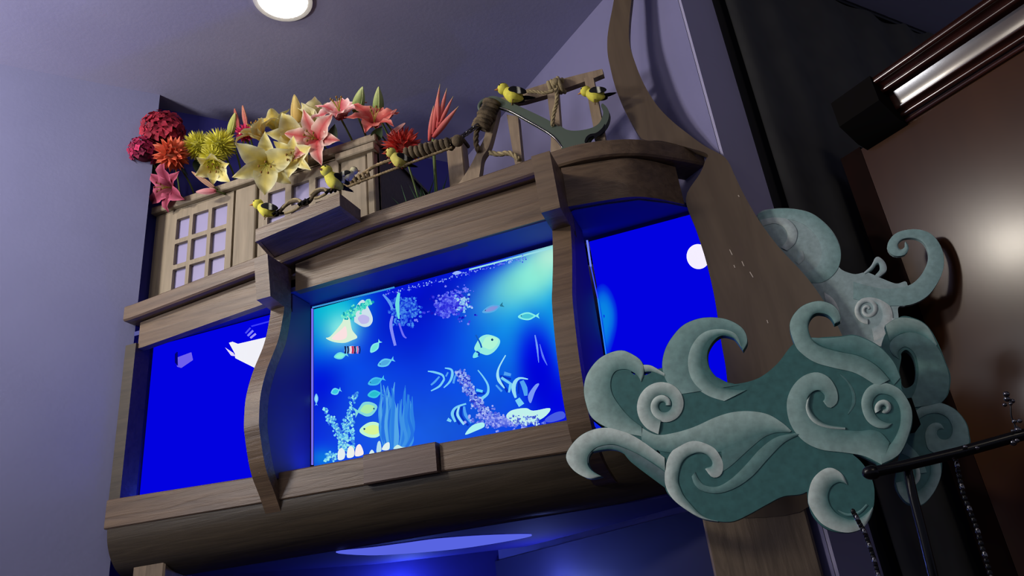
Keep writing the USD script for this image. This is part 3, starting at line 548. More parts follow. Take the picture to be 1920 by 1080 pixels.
curls = [
    # A: upper left crest
    ([(1202, 716), (1207, 700), (1204, 680), (1190, 667), (1163, 657), (1127, 670), (1103, 698), (1095, 727), (1099, 757), (1112, 785), (1150, 806), (1203, 818)], [(1202, 716), (1196, 705), (1188, 698), (1173, 692), (1154, 696), (1145, 713), (1147, 737), (1163, 763), (1183, 785), (1203, 800)], TL, mixc(TM, TL, .45), .010),
    # small crest between
    ([(1206, 684), (1222, 686), (1246, 700)], [(1209, 697), (1224, 697), (1246, 706)], TP, TL, .006),
    # B: tall hook, outer body and pale inner band
    ([(1393, 657), (1401, 640), (1394, 618), (1373, 603), (1347, 596), (1313, 597), (1281, 610), (1257, 637), (1245, 663), (1242, 690), (1250, 715), (1270, 740)], [(1393, 657), (1385, 641), (1372, 632), (1353, 629), (1337, 640), (1326, 662), (1329, 687), (1343, 707), (1362, 717), (1372, 719), (1380, 721), (1386, 722)], mixc(TM, TL, .35), TD, .005),
    ([(1392, 655), (1380, 626), (1350, 616), (1318, 622), (1296, 645), (1287, 675), (1291, 705), (1306, 727), (1330, 743), (1358, 752)], [(1391, 653), (1374, 632), (1352, 627), (1330, 638), (1318, 660), (1318, 688), (1330, 711), (1352, 726), (1380, 731), (1400, 731)], TL, mixc(TD, TM, .8), .008),
    # D: long tip to the left
    ([(1127, 893), (1104, 897), (1077, 883), (1062, 861), (1067, 841), (1090, 816), (1123, 803), (1157, 805), (1196, 822), (1246, 858)], [(1127, 893), (1109, 882), (1101, 868), (1104, 852), (1120, 838), (1148, 833), (1172, 840), (1200, 853), (1225, 868), (1247, 884)], TP, mixc(TM, TL, .5), .012),
    ([(1103, 868), (1106, 853), (1122, 838), (1148, 834), (1172, 841), (1200, 854), (1247, 885)], [(1100, 869), (1101, 852), (1118, 845), (1146, 842), (1168, 849), (1187, 869), (1247, 914)], SL, TD, .004),
    # C: small round scroll
    (*spiral((1244, 760), 55, 13, 100, 720, 30, 9), TP, mixc(TM, TL, .75), .014),
    # K: long swell
    ([(1200, 800), (1230, 815), (1262, 812), (1300, 801), (1340, 783), (1373, 773), (1407, 771), (1440, 777), (1467, 793), (1484, 808)], [(1204, 832), (1240, 846), (1285, 850), (1325, 850), (1358, 846), (1385, 838), (1412, 824), (1435, 815), (1458, 811), (1480, 811)], TL, mixc(TM, TL, .1), .008),
    ([(1355, 884), (1372, 872), (1405, 842), (1432, 820), (1457, 811), (1480, 811)], [(1352, 840), (1366, 828), (1385, 815), (1412, 806), (1440, 806), (1472, 807)], mixc(TD, TM, .5), mixc(TM, TL, .3), .006),
    # E: lower round scroll
    ([(1322, 879), (1334, 894), (1347, 894), (1355, 883), (1354, 863), (1340, 841), (1318, 827), (1296, 824), (1271, 836), (1254, 855), (1247, 883), (1248, 911), (1262, 936), (1290, 958), (1318, 973), (1346, 978)], [(1322, 879), (1325, 877), (1334, 874), (1335, 865), (1324, 852), (1307, 849), (1287, 858), (1276, 874), (1271, 899), (1275, 915), (1282, 930), (1296, 947), (1306, 958), (1316, 966), (1330, 973), (1346, 977)], TP, mixc(TM, TL, .3), .013),
    # L: ridge running up from E
    ([(1297, 893), (1302, 908), (1316, 920), (1345, 925), (1378, 915), (1410, 893), (1440, 860), (1470, 830), (1500, 815)], [(1303, 885), (1310, 899), (1322, 910), (1346, 912), (1372, 897), (1398, 872), (1425, 842), (1455, 820), (1490, 812)], mixc(TD, TM, .8), mixc(TM, TL, .55), .010),
    # H: upper right hook
    ([(1565, 607), (1576, 600), (1570, 580), (1553, 568), (1530, 565), (1500, 577), (1481, 607), (1490, 645), (1505, 664), (1530, 680), (1565, 690), (1605, 700), (1645, 724)], [(1565, 607), (1558, 595), (1547, 588), (1530, 587), (1519, 597), (1515, 613), (1521, 634), (1538, 649), (1570, 659), (1605, 666), (1630, 677), (1650, 692), (1668, 712)], mixc(TM, TL, .6), mixc(TM, TL, .45), .012),
    ([(1520, 633), (1545, 634), (1575, 632), (1600, 629), (1627, 638), (1653, 654), (1676, 680), (1688, 708)], [(1527, 641), (1550, 652), (1580, 660), (1608, 666), (1632, 677), (1650, 690), (1664, 706), (1676, 722)], TM, mixc(TD, TM, .6), .005),
    # I: big scroll, with its sweep into J
    ([(1543, 752), (1555, 765), (1568, 757), (1571, 745), (1567, 727), (1553, 707), (1530, 698), (1503, 707), (1483, 730), (1475, 760), (1483, 797), (1507, 827), (1540, 843), (1580, 848), (1620, 855), (1653, 871)], [(1543, 752), (1546, 748), (1546, 741), (1541, 735), (1532, 731), (1524, 733), (1516, 741), (1511, 757), (1515, 772), (1528, 788), (1548, 800), (1580, 806), (1612, 808), (1634, 806), (1652, 812), (1668, 830)], mixc(TM, TL, .7), mixc(TM, TL, .1), .012),
    ([(1512, 752), (1510, 770), (1523, 792), (1550, 803), (1585, 806)], [(1521, 738), (1518, 762), (1530, 783), (1552, 796), (1585, 801)], TP, TM, .016),
    # J: round scroll on the right
    ([(1653, 870), (1687, 850), (1706, 807), (1710, 773), (1700, 747), (1683, 727), (1653, 717), (1627, 727), (1615, 753), (1622, 783), (1640, 800), (1662, 803), (1672, 795)], [(1652, 846), (1672, 830), (1686, 803), (1689, 778), (1684, 757), (1672, 743), (1652, 738), (1640, 745), (1635, 758), (1638, 772), (1647, 785), (1660, 792), (1672, 794)], mixc(TM, TL, .75), mixc(TM, TL, .4), .012),
    (*spiral((1658, 765), 19, 9, 150, 480, 12, 8), TP, TL, .016),
    # arcs between I and J
    ([(1573, 700), (1588, 712), (1602, 735), (1603, 758), (1590, 778)], [(1578, 707), (1590, 720), (1597, 738), (1597, 757), (1590, 775)], mixc(TD, TM, .7), TD, .004),
    # G: lower right disc
    ([(1589, 909), (1578, 888), (1558, 877), (1539, 883), (1522, 902), (1515, 932), (1519, 952), (1539, 980), (1567, 995), (1596, 998), (1622, 986), (1637, 955)], [(1589, 909), (1574, 904), (1559, 912), (1552, 929), (1556, 947), (1569, 963), (1589, 973), (1604, 974), (1616, 969), (1625, 962), (1632, 955), (1636, 950)], TP, TM, .013),
    ([(1571, 956), (1590, 963), (1610, 958), (1624, 945)], [(1573, 961), (1590, 969), (1612, 964), (1628, 948)], TM, mixc(TD, TM, .5), .006)]
wf = cluster('large front cut-out of teal waves with pale curling crests', YW, .022, body, curls, mixc(TD, TM, .22), holes=[[(1337, 642), (1353, 632), (1368, 634), (1384, 645), (1392, 662), (1440, 680), (1400, 712), (1366, 716), (1345, 706), (1331, 688), (1328, 662)], [(1519, 610), (1524, 598), (1537, 594), (1553, 598), (1560, 612), (1577, 626), (1560, 631), (1536, 632), (1524, 630)]])
# fixing blocks that hold the cut-outs to the stem board
q = onY(1485, 740, YW); obj('fixing_block', box(q[0] - .04, q[0] + .04, YW + .0225, 2.1845, q[2] - .1, q[2] + .02), 'black_wood', wf)
YR = 1.90
body = [[(1685, 596), (1717, 598), (1740, 613), (1758, 643), (1773, 680), (1782, 707), (1777, 740), (1765, 755), (1790, 767), (1810, 790), (1817, 813), (1815, 835), (1770, 840), (1766, 862), (1764, 891), (1750, 924), (1728, 947), (1703, 944), (1687, 927), (1679, 905), (1684, 870), (1690, 835), (1665, 830), (1660, 760), (1660, 690), (1655, 640)]]
curls = [
    ([(1660, 610), (1685, 596), (1717, 599), (1740, 614), (1757, 645)], [(1668, 640), (1688, 626), (1712, 624), (1734, 632), (1755, 650)], TL, TM, .006),
    ([(1687, 674), (1673, 664), (1668, 647), (1680, 631), (1707, 623), (1735, 632), (1757, 650), (1772, 680), (1780, 710), (1775, 742), (1762, 757)], [(1687, 674), (1683, 665), (1686, 656), (1698, 650), (1713, 660), (1721, 680), (1722, 705), (1716, 732), (1706, 752), (1704, 760), (1704, 765)], mixc(TD, TM, .55), mixc(TM, TL, .6), .011),
    ([(1712, 774), (1733, 760), (1760, 755), (1789, 767), (1809, 790), (1816, 814), (1814, 835), (1780, 850), (1745, 846), (1735, 822), (1738, 803), (1750, 793), (1763, 794), (1770, 803)], [(1716, 790), (1738, 777), (1760, 775), (1778, 785), (1786, 803), (1783, 818), (1775, 824), (1764, 823), (1757, 815), (1757, 809), (1760, 805), (1763, 804), (1766, 804), (1769, 805)], mixc(TM, TL, .4), TL, .012),
    ([(1700, 830), (1720, 850), (1732, 870), (1738, 886)], [(1690, 850), (1706, 858), (1716, 872), (1722, 888)], TM, TL, .008),
    ([(1762, 862), (1764, 891), (1750, 924), (1728, 946), (1703, 943), (1687, 926), (1680, 905)], [(1744, 866), (1744, 890), (1735, 908), (1722, 920), (1710, 920), (1700, 912), (1694, 902)], TL, mixc(TD, TM, .8), .010),
    ([(1722, 870), (1726, 884), (1724, 900), (1714, 912)], [(1714, 874), (1717, 886), (1715, 898), (1710, 908)], TP, TL, .010)]
wr = cluster('darker teal wave cut-out behind the black iron rod', YR, .022, body, curls, mixc(TD, TM, .35), holes=[[(1690, 672), (1690, 662), (1700, 656), (1712, 668), (1718, 690), (1716, 712), (1708, 724), (1694, 726), (1686, 700)]])
q = onY(1690, 790, YR); obj('fixing_block', box(q[0] - .02, q[0] + .02, YW + .0225, YR - .0005, q[2] - .03, q[2] + .03), 'black_wood', wr)
YB = 2.236
G1, G2, G3 = sr(146, 182, 182), sr(172, 190, 192), sr(216, 226, 222)
body = [[(1423, 400), (1447, 392), (1490, 392), (1527, 403), (1560, 433), (1576, 468), (1572, 500), (1600, 514), (1625, 511), (1650, 521), (1680, 532), (1700, 530), (1700, 570), (1684, 576), (1684, 605), (1670, 640), (1645, 650), (1610, 640), (1570, 640), (1540, 600), (1500, 560), (1440, 480), (1420, 430)]]
curls = [
    ([(1420, 402), (1447, 392), (1490, 392), (1527, 403), (1559, 433), (1576, 470), (1570, 505), (1545, 528), (1515, 530)], [(1428, 426), (1452, 414), (1484, 412), (1512, 424), (1533, 446), (1541, 470), (1536, 494), (1520, 508), (1505, 512)], mixc(TM, G1, .35), G1, .010),
    ([(1425, 410), (1452, 406), (1478, 412), (1494, 432), (1491, 455), (1476, 470)], [(1430, 424), (1450, 419), (1467, 424), (1476, 437), (1474, 452), (1464, 464)], G2, G3, .013),
    ([(1505, 470), (1508, 485), (1498, 496)], [(1495, 468), (1496, 480), (1490, 490)], G2, G1, .006),
    ([(1620, 511), (1632, 500), (1637, 492), (1641, 484), (1648, 482), (1659, 492), (1662, 507), (1648, 520)], [(1622, 514), (1634, 506), (1640, 499), (1644, 494), (1648, 494), (1650, 499), (1649, 507), (1642, 515)], G2, mixc(TM, G1, .5), .010),
    ([(1600, 560), (1650, 572), (1682, 573), (1711, 570), (1741, 553), (1763, 520), (1770, 490), (1763, 460), (1743, 437), (1713, 430), (1681, 437), (1665, 456), (1667, 472), (1680, 480), (1697, 477), (1704, 464), (1698, 453)], [(1600, 528), (1646, 540), (1682, 540), (1709, 533), (1728, 515), (1740, 490), (1740, 472), (1733, 457), (1722, 449), (1708, 446), (1693, 448), (1684, 456), (1684, 464), (1688, 468), (1693, 467), (1697, 462), (1697, 455)], mixc(TM, G1, .6), mixc(TM, G1, .3), .012),
    (*spiral((1630, 590), 50, 34, 80, -120, 24, 10), G3, G2, .012),
    (*spiral((1627, 580), 28, 5, 90, 700, 10, 5), G3, G2, .014),
    ([(1545, 548), (1562, 560), (1573, 580), (1577, 605)], [(1548, 566), (1560, 576), (1566, 590), (1568, 606)], G3, G2, .010),
    ([(1684, 600), (1680, 625), (1662, 645), (1640, 650)], [(1670, 595), (1666, 612), (1655, 630), (1636, 640)], G3, G2, .010)]
wb = cluster('pale grey-green wave cut-out with a long hooked tail behind the stem board', YB, .012, body, curls, mixc(G2, TM, .25))
q = onY(1500, 560, YB); obj('fixing_block', box(q[0] - .03, q[0] + .03, 2.216, YB, q[2] - .03, q[2] + .03), 'black_wood', wb)

# ------------------------------------------------------------------ cabin on the deck
YK = 2.14
cb = thing('ship_cabin', 'brown wooden ship cabin with small lilac panes standing on the deck', 'cabin', (-1.7, YK, 2.735))
def kx(px, py): return onY(px, py, YK)[0]
def kz(px, py): return onY(px, py, YK)[2]
XL, XR, ZR = -2.235, kx(704, 300), 3.285
obj('back_panel', box(XL, XR, YK + .016, YK + .034, 2.74, ZR), 'cabin_wood', cb)
def window(x0, x1, z0, z1, cols, rows, name='window'):
    fr = shapely.box(x0, z0, x1, z1)
    holes = [shapely.box(a + .004, c + .004, b - .004, d - .004).buffer(.004) for a, b in cols for c, d in rows]
    w = obj(name, prism(fr.difference(unary_union(holes)), YK - .006, YK + .009), 'cabin_wood', cb)
    for a, b in cols:
        for c, d in rows:
            obj('pane', box(a - .002, b + .002, YK + .010, YK + .015, c - .002, d + .002), 'pane_lilac', w)
    return w
cols = [(kx(331, 445), kx(355, 440)), (kx(362, 432), kx(391, 424)), (kx(398, 418), kx(427, 410))]
zt0 = kz(412, 387); pitch = kz(412, 387) - kz(409, 434)
rows = [(zt0 - pitch * k - pitch * .83, zt0 - pitch * k) for k in range(4)]
xa = kx(437, 430)
window(XL + .01, xa, 2.76, zt0 + .045, cols, rows)
obj('wall_board', prism(shapely.box(XL + .01, zt0 + .05, xa, ZR - .03), YK - .006, YK + .012), 'cabin_wood', cb)
xb, xc = kx(443, 430), kx(483, 410)
obj('pilaster', bevel_box(xb, xc, YK - .016, YK + .014, 2.74, ZR - .03), 'cabin_wood', cb)
xd, xe = kx(487, 390), kx(637, 345)
c0 = kx(504, 372); pw = kx(581, 345) - kx(548, 355); pt = kx(548, 355) - c0
cols2 = [(c0 + pt * k, c0 + pt * k + pw) for k in range(3)]
zt1 = kz(545, 350); rows2 = [(zt1 - .115 * k - .096, zt1 - .115 * k) for k in range(4)]
window(xd, xe, 2.76, zt1 + .05, cols2, rows2)
obj('wall_board', prism(shapely.box(xd, zt1 + .055, xe, ZR - .03), YK - .006, YK + .012), 'cabin_wood', cb)
xf, xg = kx(641, 330), kx(689, 320)
obj('wall_board', bevel_box(xf, xg, YK - .008, YK + .014, 2.74, ZR - .05), 'cabin_wood', cb)
obj('corner_post', bevel_box(kx(692, 320), XR, YK - .016, YK + .034, 2.74, ZR - .01), 'cabin_wood', cb)
obj('cornice', bevel_box(xf - .01, XR + .015, YK - .035, YK + .012, ZR - .062, ZR - .03), 'cabin_wood', cb)
obj('roof_trim', bevel_box(XL - .0, XR + .02, YK - .03, YK + .03, ZR - .022, ZR + .012), 'cabin_wood', cb)
obj('side_panel', box(XR - .016, XR, YK + .036, 2.66, 2.74, ZR - .005), 'ship_wood_dark', cb)
rf = Polygon([(XL + .0, YK + .032), (XR + .01, YK + .032), (XR + .01, 2.66), (-1.66, 2.66)])
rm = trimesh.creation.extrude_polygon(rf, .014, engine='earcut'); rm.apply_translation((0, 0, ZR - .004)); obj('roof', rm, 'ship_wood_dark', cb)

# planter box hung on the rail
pb_ = thing('planter_box', 'brown wooden planter box with a blue lit underside jutting from the rail', 'planter', (-1.32, 1.94, 2.80))
f0, f1 = onZ(476, 452, 2.80), onZ(640, 388, 2.84); f1[1] = f0[1] = 1.868
hgt = V(0, 0, .05)
bk0, bk1 = V(f0[0] - .03, 1.997, f0[2]), V(f1[0] + .004, 1.997, f1[2])
cX = lambda a, d: a + d
obj('front_board', hexa([f0, f1, f1 + V(0, .014, 0), f0 + V(0, .014, 0)], [f0 + hgt, f1 + hgt, f1 + hgt + V(0, .014, 0), f0 + hgt + V(0, .014, 0)]), 'ship_wood', pb_)
iz = V(0, .0145, 0)
obj('side_board', hexa([f1 + iz - V(.014, 0, 0), f1 + iz, bk1, bk1 - V(.014, 0, 0)], [f1 + iz + hgt - V(.014, 0, 0), f1 + iz + hgt, bk1 + hgt, bk1 + hgt - V(.014, 0, 0)]), 'ship_wood', pb_)
obj('side_board', hexa([f0 + iz, f0 + iz + V(.014, 0, 0), bk0 + V(.014, 0, 0), bk0], [f0 + iz + hgt, f0 + iz + hgt + V(.014, 0, 0), bk0 + hgt + V(.014, 0, 0), bk0 + hgt]), 'ship_wood', pb_)
e = V(.015, 0, .0); e2 = V(0, 0, .010); lift = V(0, 0, .002)
obj('bottom_board', hexa([f0 + iz + e + lift, f1 + iz - e + lift, bk1 - e + lift, bk0 + e + lift], [f0 + iz + e + e2, f1 + iz - e + e2, bk1 - e + e2, bk0 + e + e2]), 'ship_wood', pb_)
earth = hexa([f0 + iz + e + V(0, 0, .011), f1 + iz - e + V(0, 0, .011), bk1 - e + V(0, 0, .011), bk0 + e + V(0, 0, .011)], [f0 + iz + e + V(0, 0, .04), f1 + iz - e + V(0, 0, .04), bk1 - e + V(0, 0, .04), bk0 + e + V(0, 0, .04)])
obj('soil', earth, 'ship_wood_dark', pb_)

# ------------------------------------------------------------------ railing, mooring post, anchor
YA = 2.142
rl = thing('deck_railing', 'pale brown wooden deck railing with splayed legs behind the anchor', 'railing', (-.55, YA, 2.735))
def leg(pts, y=YA, th=.03, n=4, name='leg'):
    return obj(name, prism(pxpoly(pts, y, n), y, y + th), 'rail_wood', rl, smooth=40)
leg([(916, 214), (908, 257), (897, 280), (885, 305), (866, 336), (840, 372), (875, 378), (894, 350), (900, 321), (904, 296), (916, 276), (924, 249), (934, 206), (930, 198), (920, 200)])
leg([(950, 215), (962, 289), (970, 330), (985, 330), (978, 292), (971, 218)], n=1)
leg([(1025, 168), (1032, 229), (1033, 262), (1030, 330), (1062, 330), (1056, 282), (1050, 233), (1045, 166)], n=1)
leg([(1095, 146), (1112, 236), (1118, 270), (1122, 330), (1142, 330), (1136, 268), (1130, 233), (1112, 144)], n=1)
rr = [(905, 190), (950, 181), (989, 167), (1034, 153), (1080, 141), (1129, 129), (1131, 139), (1112, 147), (1059, 166), (1018, 180), (982, 190), (940, 197), (908, 202)]
obj('top_bar', prism(pxpoly(rr, YA + .0305, 1), YA + .0305, YA + .055), 'rail_wood', rl, smooth=40)
mp = thing('mooring_post', 'short square mooring post wrapped in rope at the middle of the deck', 'post', (-.82, 2.14, 2.735))
a0, a1 = onY(834, 272, 2.18), onY(868, 262, 2.18)
obj('post', bevel_box(a0[0] + .004, a1[0] - .006, 2.18, 2.24, 2.7355, a0[2], .004), 'rail_wood', mp)
obj('post_cap', bevel_box(a0[0] - .004, a1[0] + .002, 2.172, 2.248, a0[2], a0[2] + .016, .004), 'rope_dark', mp)
YN = 2.118
an = thing('anchor', 'grey-green metal anchor leaning against the deck railing', 'anchor', (-.45, YN, 2.89))
shank = [(908, 192), (915, 182), (928, 180), (946, 187), (982, 203), (1026, 224), (1052, 240), (1066, 246), (1070, 262), (1068, 284), (1060, 292), (1055, 277), (1043, 262), (1026, 248), (990, 227), (955, 208), (927, 199), (912, 200)]
arms = [(1048, 237), (1062, 243), (1080, 245), (1105, 241), (1121, 233), (1128, 222), (1131, 210), (1127, 199), (1130, 194), (1139, 203), (1142, 215), (1138, 230), (1128, 243), (1112, 252), (1104, 262), (1100, 284), (1060, 292), (1052, 270)]
m = prism(pxpoly(shank, YN, 4), YN, YN + .018); obj('shank', m, 'verdigris', an, smooth=40)
obj('arm', prism(pxpoly(arms, YN - .003, 4), YN - .003, YN + .021), 'verdigris', an, smooth=40)
fl = [(1096, 266), (1099, 257), (1107, 251), (1118, 249), (1129, 240), (1134, 232), (1134, 244), (1126, 252), (1118, 258), (1118, 264), (1115, 263), (1113, 255), (1104, 258), (1100, 266)]
obj('fluke', prism(pxpoly(fl, YN - .012, 3), YN - .012, YN - .004), 'black_iron', an, smooth=40, label='dark barbed fluke')
edge = [onY(x, y, YN) + V(0, -.001, 0) for x, y in spline([(927, 199), (955, 208), (990, 227), (1026, 248), (1043, 262), (1055, 277)], 6)]
obj('edge_highlight', tube(edge, .0035, 8), 'bead_metal', an, smooth=True, label='bright highlight along the lower bevel')  # bright metal bead laid in as the bevel highlight
hd = onY(916, 188, YN + .008)
tor = trimesh.creation.torus(.028, .007, 32, 12); v = np.array(tor.vertices)[:, [0, 2, 1]]; obj('ring', (v + hd + V(-.012, 0, -.02), np.array(tor.faces)), 'verdigris', an, smooth=True)

# ------------------------------------------------------------------ ropes
def twisted(pts, R, strands=3, pitch=None, n=None, sides=7):
    p = spline(pts, 10); L = np.linalg.norm(np.diff(p, axis=0), axis=1).sum(); pitch = pitch or R * 7; n = n or int(max(24, L / pitch * 10)); n = min(n, 500)
    p = resample(p, n); t = np.gradient(p, axis=0); t /= np.linalg.norm(t, axis=1, keepdims=True); a = np.cross(t[0], [.3, .5, .8]); a /= np.linalg.norm(a); A = []
    for k in range(n):
        a = a - t[k] * (a @ t[k]); a /= np.linalg.norm(a); A.append(a)
    A = np.array(A); B = np.cross(t, A); ph = np.linspace(0, 2 * np.pi * L / pitch, n)
    return [tube(p + (A * np.cos(ph + o)[:, None] + B * np.sin(ph + o)[:, None]) * R * .52, R * .55, sides) for o in np.arange(strands) * 2 * np.pi / strands]
def rope(label, pieces, m='rope_fibre', group=None):
    b = np.vstack([q for pts, r in pieces for q in pts]); t = thing('rope', label, 'rope', (b[:, 0].mean(), b[:, 1].mean(), b[:, 2].min()), group)
    for pts, r in pieces:
        g = twisted(pts, r)
        for k in g: obj('strand', k, m, t, smooth=True)
    return t
Yq = lambda l, y: [onY(a, b, y) for a, b in l]
rope('upper guide rope stretched from the planter box up to the mooring post', [(Yq([(640, 352), (660, 341), (700, 313), (740, 297), (790, 274), (842, 262)], 2.05), .0065)])
rope('lower guide rope sagging from the planter box up to the mooring post', [(Yq([(642, 355), (662, 346), (712, 327), (752, 312), (800, 294), (848, 276)], 2.04), .005)], 'rope_fibre')
def coils(c0, c1, r, turns, R, squash=1.0):
    """Turns of rope wound round the line c0-c1."""
    c0, c1 = V(*c0), V(*c1); d = unit(c1 - c0); a = unit(np.cross(d, [0, 1, 0])); b = np.cross(d, a); t = np.linspace(0, 1, int(turns * 16)); w = t * turns * 2 * np.pi
    rr = r * (1 + .12 * np.sin(w * .37))
    return c0 + np.outer(t, c1 - c0) + (np.cos(w) * rr)[:, None] * a + (np.sin(w) * rr * squash)[:, None] * b
def coil(label, c0, c1, r, turns, R, m, squash=1.0, extra=()):
    t = thing('rope_lashing', label, 'rope', V(*c0)); obj('winding', tube(coils(c0, c1, r, turns, R, squash), R, 7), m, t, smooth=True)
    for e in extra: obj('knot', e, m, t, smooth=True)
    return t
coil('thick dark rope lashing bound round the guide ropes by the mooring post', onY(762, 289, 2.045), onY(848, 268, 2.045), .016, 9, .0095, 'rope_dark', extra=[ball(onY(858, 264, 2.04), .022, 2)])
coil('rope winding at the end of the planter box', onY(640, 349, 2.045), onY(690, 328, 2.045), .012, 6, .006, 'rope_fibre')
coil('thick rope wound many times round the anchor head', onY(900, 240, 2.115), onY(925, 190, 2.115), .024, 7, .011, 'rope_dark', .9)
rope('short rope dangling from the anchor lashing along the splayed leg', [(Yq([(897, 236), (893, 252), (893, 270), (898, 284)], 2.13), .010)], 'rope_dark')
coil('rope tied round the railing bar at the second upright', onY(1032, 168, 2.16), onY(1056, 158, 2.16), .026, 4, .0075, 'twine_fibre', extra=[ball(onY(1042, 154, 2.135), .016, 2)])
rope('rope hanging down the upright from the railing knot', [(Yq([(1043, 166), (1044, 190), (1038, 215), (1036, 236)], 2.112), .0075)], 'twine_fibre')
rope('thin rope running along the bar from the perched finch to the railing knot', [(Yq([(988, 172), (1005, 172), (1022, 174), (1038, 170)], 2.10), .0065)], 'twine_fibre')
rope('pale rope tied low between the splayed leg and the next upright', [(Yq([(918, 286), (935, 289), (952, 287), (962, 290), (974, 300)], 2.128), .0095)], 'twine_fibre')
ch = thing('chain', 'short dark chain between the mooring post and the anchor head', 'chain', onY(862, 258, 2.05))
cp0, cp1 = onY(864, 258, 2.06), onY(897, 234, 2.09)
for k in range(5):
    tor = trimesh.creation.torus(.010, .0032, 20, 8); v = np.array(tor.vertices) * V(1.35, .9, 1)
    d = unit(cp1 - cp0); s = np.cross(d, [0, 1, 0]); nrm = V(0, 1, 0); R_ = np.stack([d, s, nrm] if k % 2 else [d, nrm, s], 0)
    obj('link', (v @ R_ + cp0 + (cp1 - cp0) * (k + .5) / 5, np.array(tor.faces)), 'bead_metal', ch, smooth=True)

# barbed vine with knots on the planter box
vn = thing('twig_vine', 'knotted twig vine lying along the front of the planter box', 'vine', onY(520, 405, 1.87))
vp = Yq([(508, 402), (524, 396), (534, 386), (548, 378), (562, 377), (568, 384), (580, 378), (590, 364), (602, 356), (618, 357), (634, 352)], 1.875)
obj('stem', tube(spline(vp, 8), .007, 7), 'rope_dark', vn, smooth=True)
obj('loop', tube(spline(Yq([(530, 390), (545, 376), (558, 374), (566, 382), (556, 392), (542, 398), (534, 400)], 1.872), 8), .005, 7), 'twine_fibre', vn, smooth=True)
obj('loop', tube(spline(Yq([(582, 366), (594, 356), (608, 354), (612, 362), (598, 370), (590, 372)], 1.872), 8), .005, 7), 'twine_fibre', vn, smooth=True)
for k, (x, y) in enumerate([(518, 398), (566, 380), (575, 376), (617, 358), (625, 356)]):
    q = onY(x, y, 1.868); obj('knot', [tube([q + V(-.012, -.004, -.008), q + V(.012, .004, .010)], [.006, .003], 6), tube([q + V(.010, -.004, -.010), q + V(-.010, .004, .012)], [.006, .002], 6)], 'black_wood', vn, smooth=True)

# ------------------------------------------------------------------ flowers
def frame_of(d, roll=0.):
    d = unit(d); a = unit(np.cross([0.02, .01, 1.0], d)); b = np.cross(d, a); r = math.radians(roll)
    return np.stack([a * math.cos(r) + b * math.sin(r), -a * math.sin(r) + b * math.cos(r), d])   # rows: x, y, facing
def petal(L, W, tilt0, tilt1, c_base, c_mid, c_edge, cup=.25, wave=0., n=9, m=5, ph=0., tip=.9):
    """One petal: grows along +x from the flower's centre; tilt0/tilt1: angle from the facing axis at base and tip (degrees)."""
    u = np.linspace(0, 1, n); ang = np.radians(tilt0 + (tilt1 - tilt0) * u ** 1.2)
    x = np.r_[0, np.cumsum(np.sin(ang[:-1]) * L / (n - 1))]; z = np.r_[0, np.cumsum(np.cos(ang[:-1]) * L / (n - 1))]
    w = W * np.clip(np.sin(np.pi * np.clip(.12 + .88 * u, 0, 1) ** tip), 0.02, 1)
    v = np.linspace(-1, 1, m); P = np.zeros((n, m, 3)); C = np.zeros((n, m, 3))
    for i in range(n):
        for j in range(m):
            lift = cup * w[i] * v[j] ** 2 + wave * W * math.sin(5 * u[i] * math.pi + ph) * abs(v[j])
            P[i, j] = (x[i] - math.cos(ang[i]) * lift, v[j] * w[i], z[i] + math.sin(ang[i]) * lift)
            c = mixc(c_base, c_mid, min(1, u[i] * 2.2)); C[i, j] = mixc(c, c_edge, abs(v[j]) ** 1.6 * min(1, u[i] * 3) if True else 0)
    return P, C
def rotz(P, a):
    a = math.radians(a); c, s = math.cos(a), math.sin(a); Q = P.copy(); Q[..., 0], Q[..., 1] = P[..., 0] * c - P[..., 1] * s, P[..., 0] * s + P[..., 1] * c; return Q
fr = np.random.default_rng(11)
def flower_thing(name, label, cat, c, root=None):
    root = V(c[0], max(c[1], 2.2), ZR + .01) if root is None else root
    t = thing(name, label, cat, root); st = spline([root, root * .5 + c * .5 + V(0, .03, 0), c], 6)
    obj('stem', tube(st, .004, 6), 'stem_green', t, smooth=True); return t
def lily(label, c, d, size, roll, cb_, cm, ce, W=.30, t0=28, t1=105, root=None, name='lily', petals=6, wave=.12, stam=True, stc=sr(150, 110, 50)):
    size *= 1.2; F = frame_of(d, roll); t = flower_thing(name, label, 'flower', c, root)
    for k in range(petals):
        inner = k % 2; P, C = petal(size * fr.uniform(.92, 1.08), size * W * (1.12 if inner else .88) * fr.uniform(.9, 1.1), t0 * fr.uniform(.9, 1.1), t1 * fr.uniform(.88, 1.12), cb_, cm, ce, .22, wave, ph=fr.uniform(0, 6), n=10)
        P = rotz(P, k * 360 / petals + fr.uniform(-6, 6)) @ F + c + F[2] * (.002 * inner)
        obj('petal', grid(P, C), 'petal_cloth', t)
    if stam:
        for k in range(5):
            a = k * 72 + fr.uniform(-12, 12); e = rotz(V(.16 * size, 0, .62 * size)[None], a)[0] @ F + c; h = rotz(V(.04 * size, 0, .35 * size)[None], a)[0] @ F + c
            obj('stamen', cat_mesh([tube(spline([c, h, e], 4), .0016, 5, sr(190, 190, 90)), ball(e, np.array([.004, .004, .006]), 1, stc)]), 'petal_cloth', t)
    return t
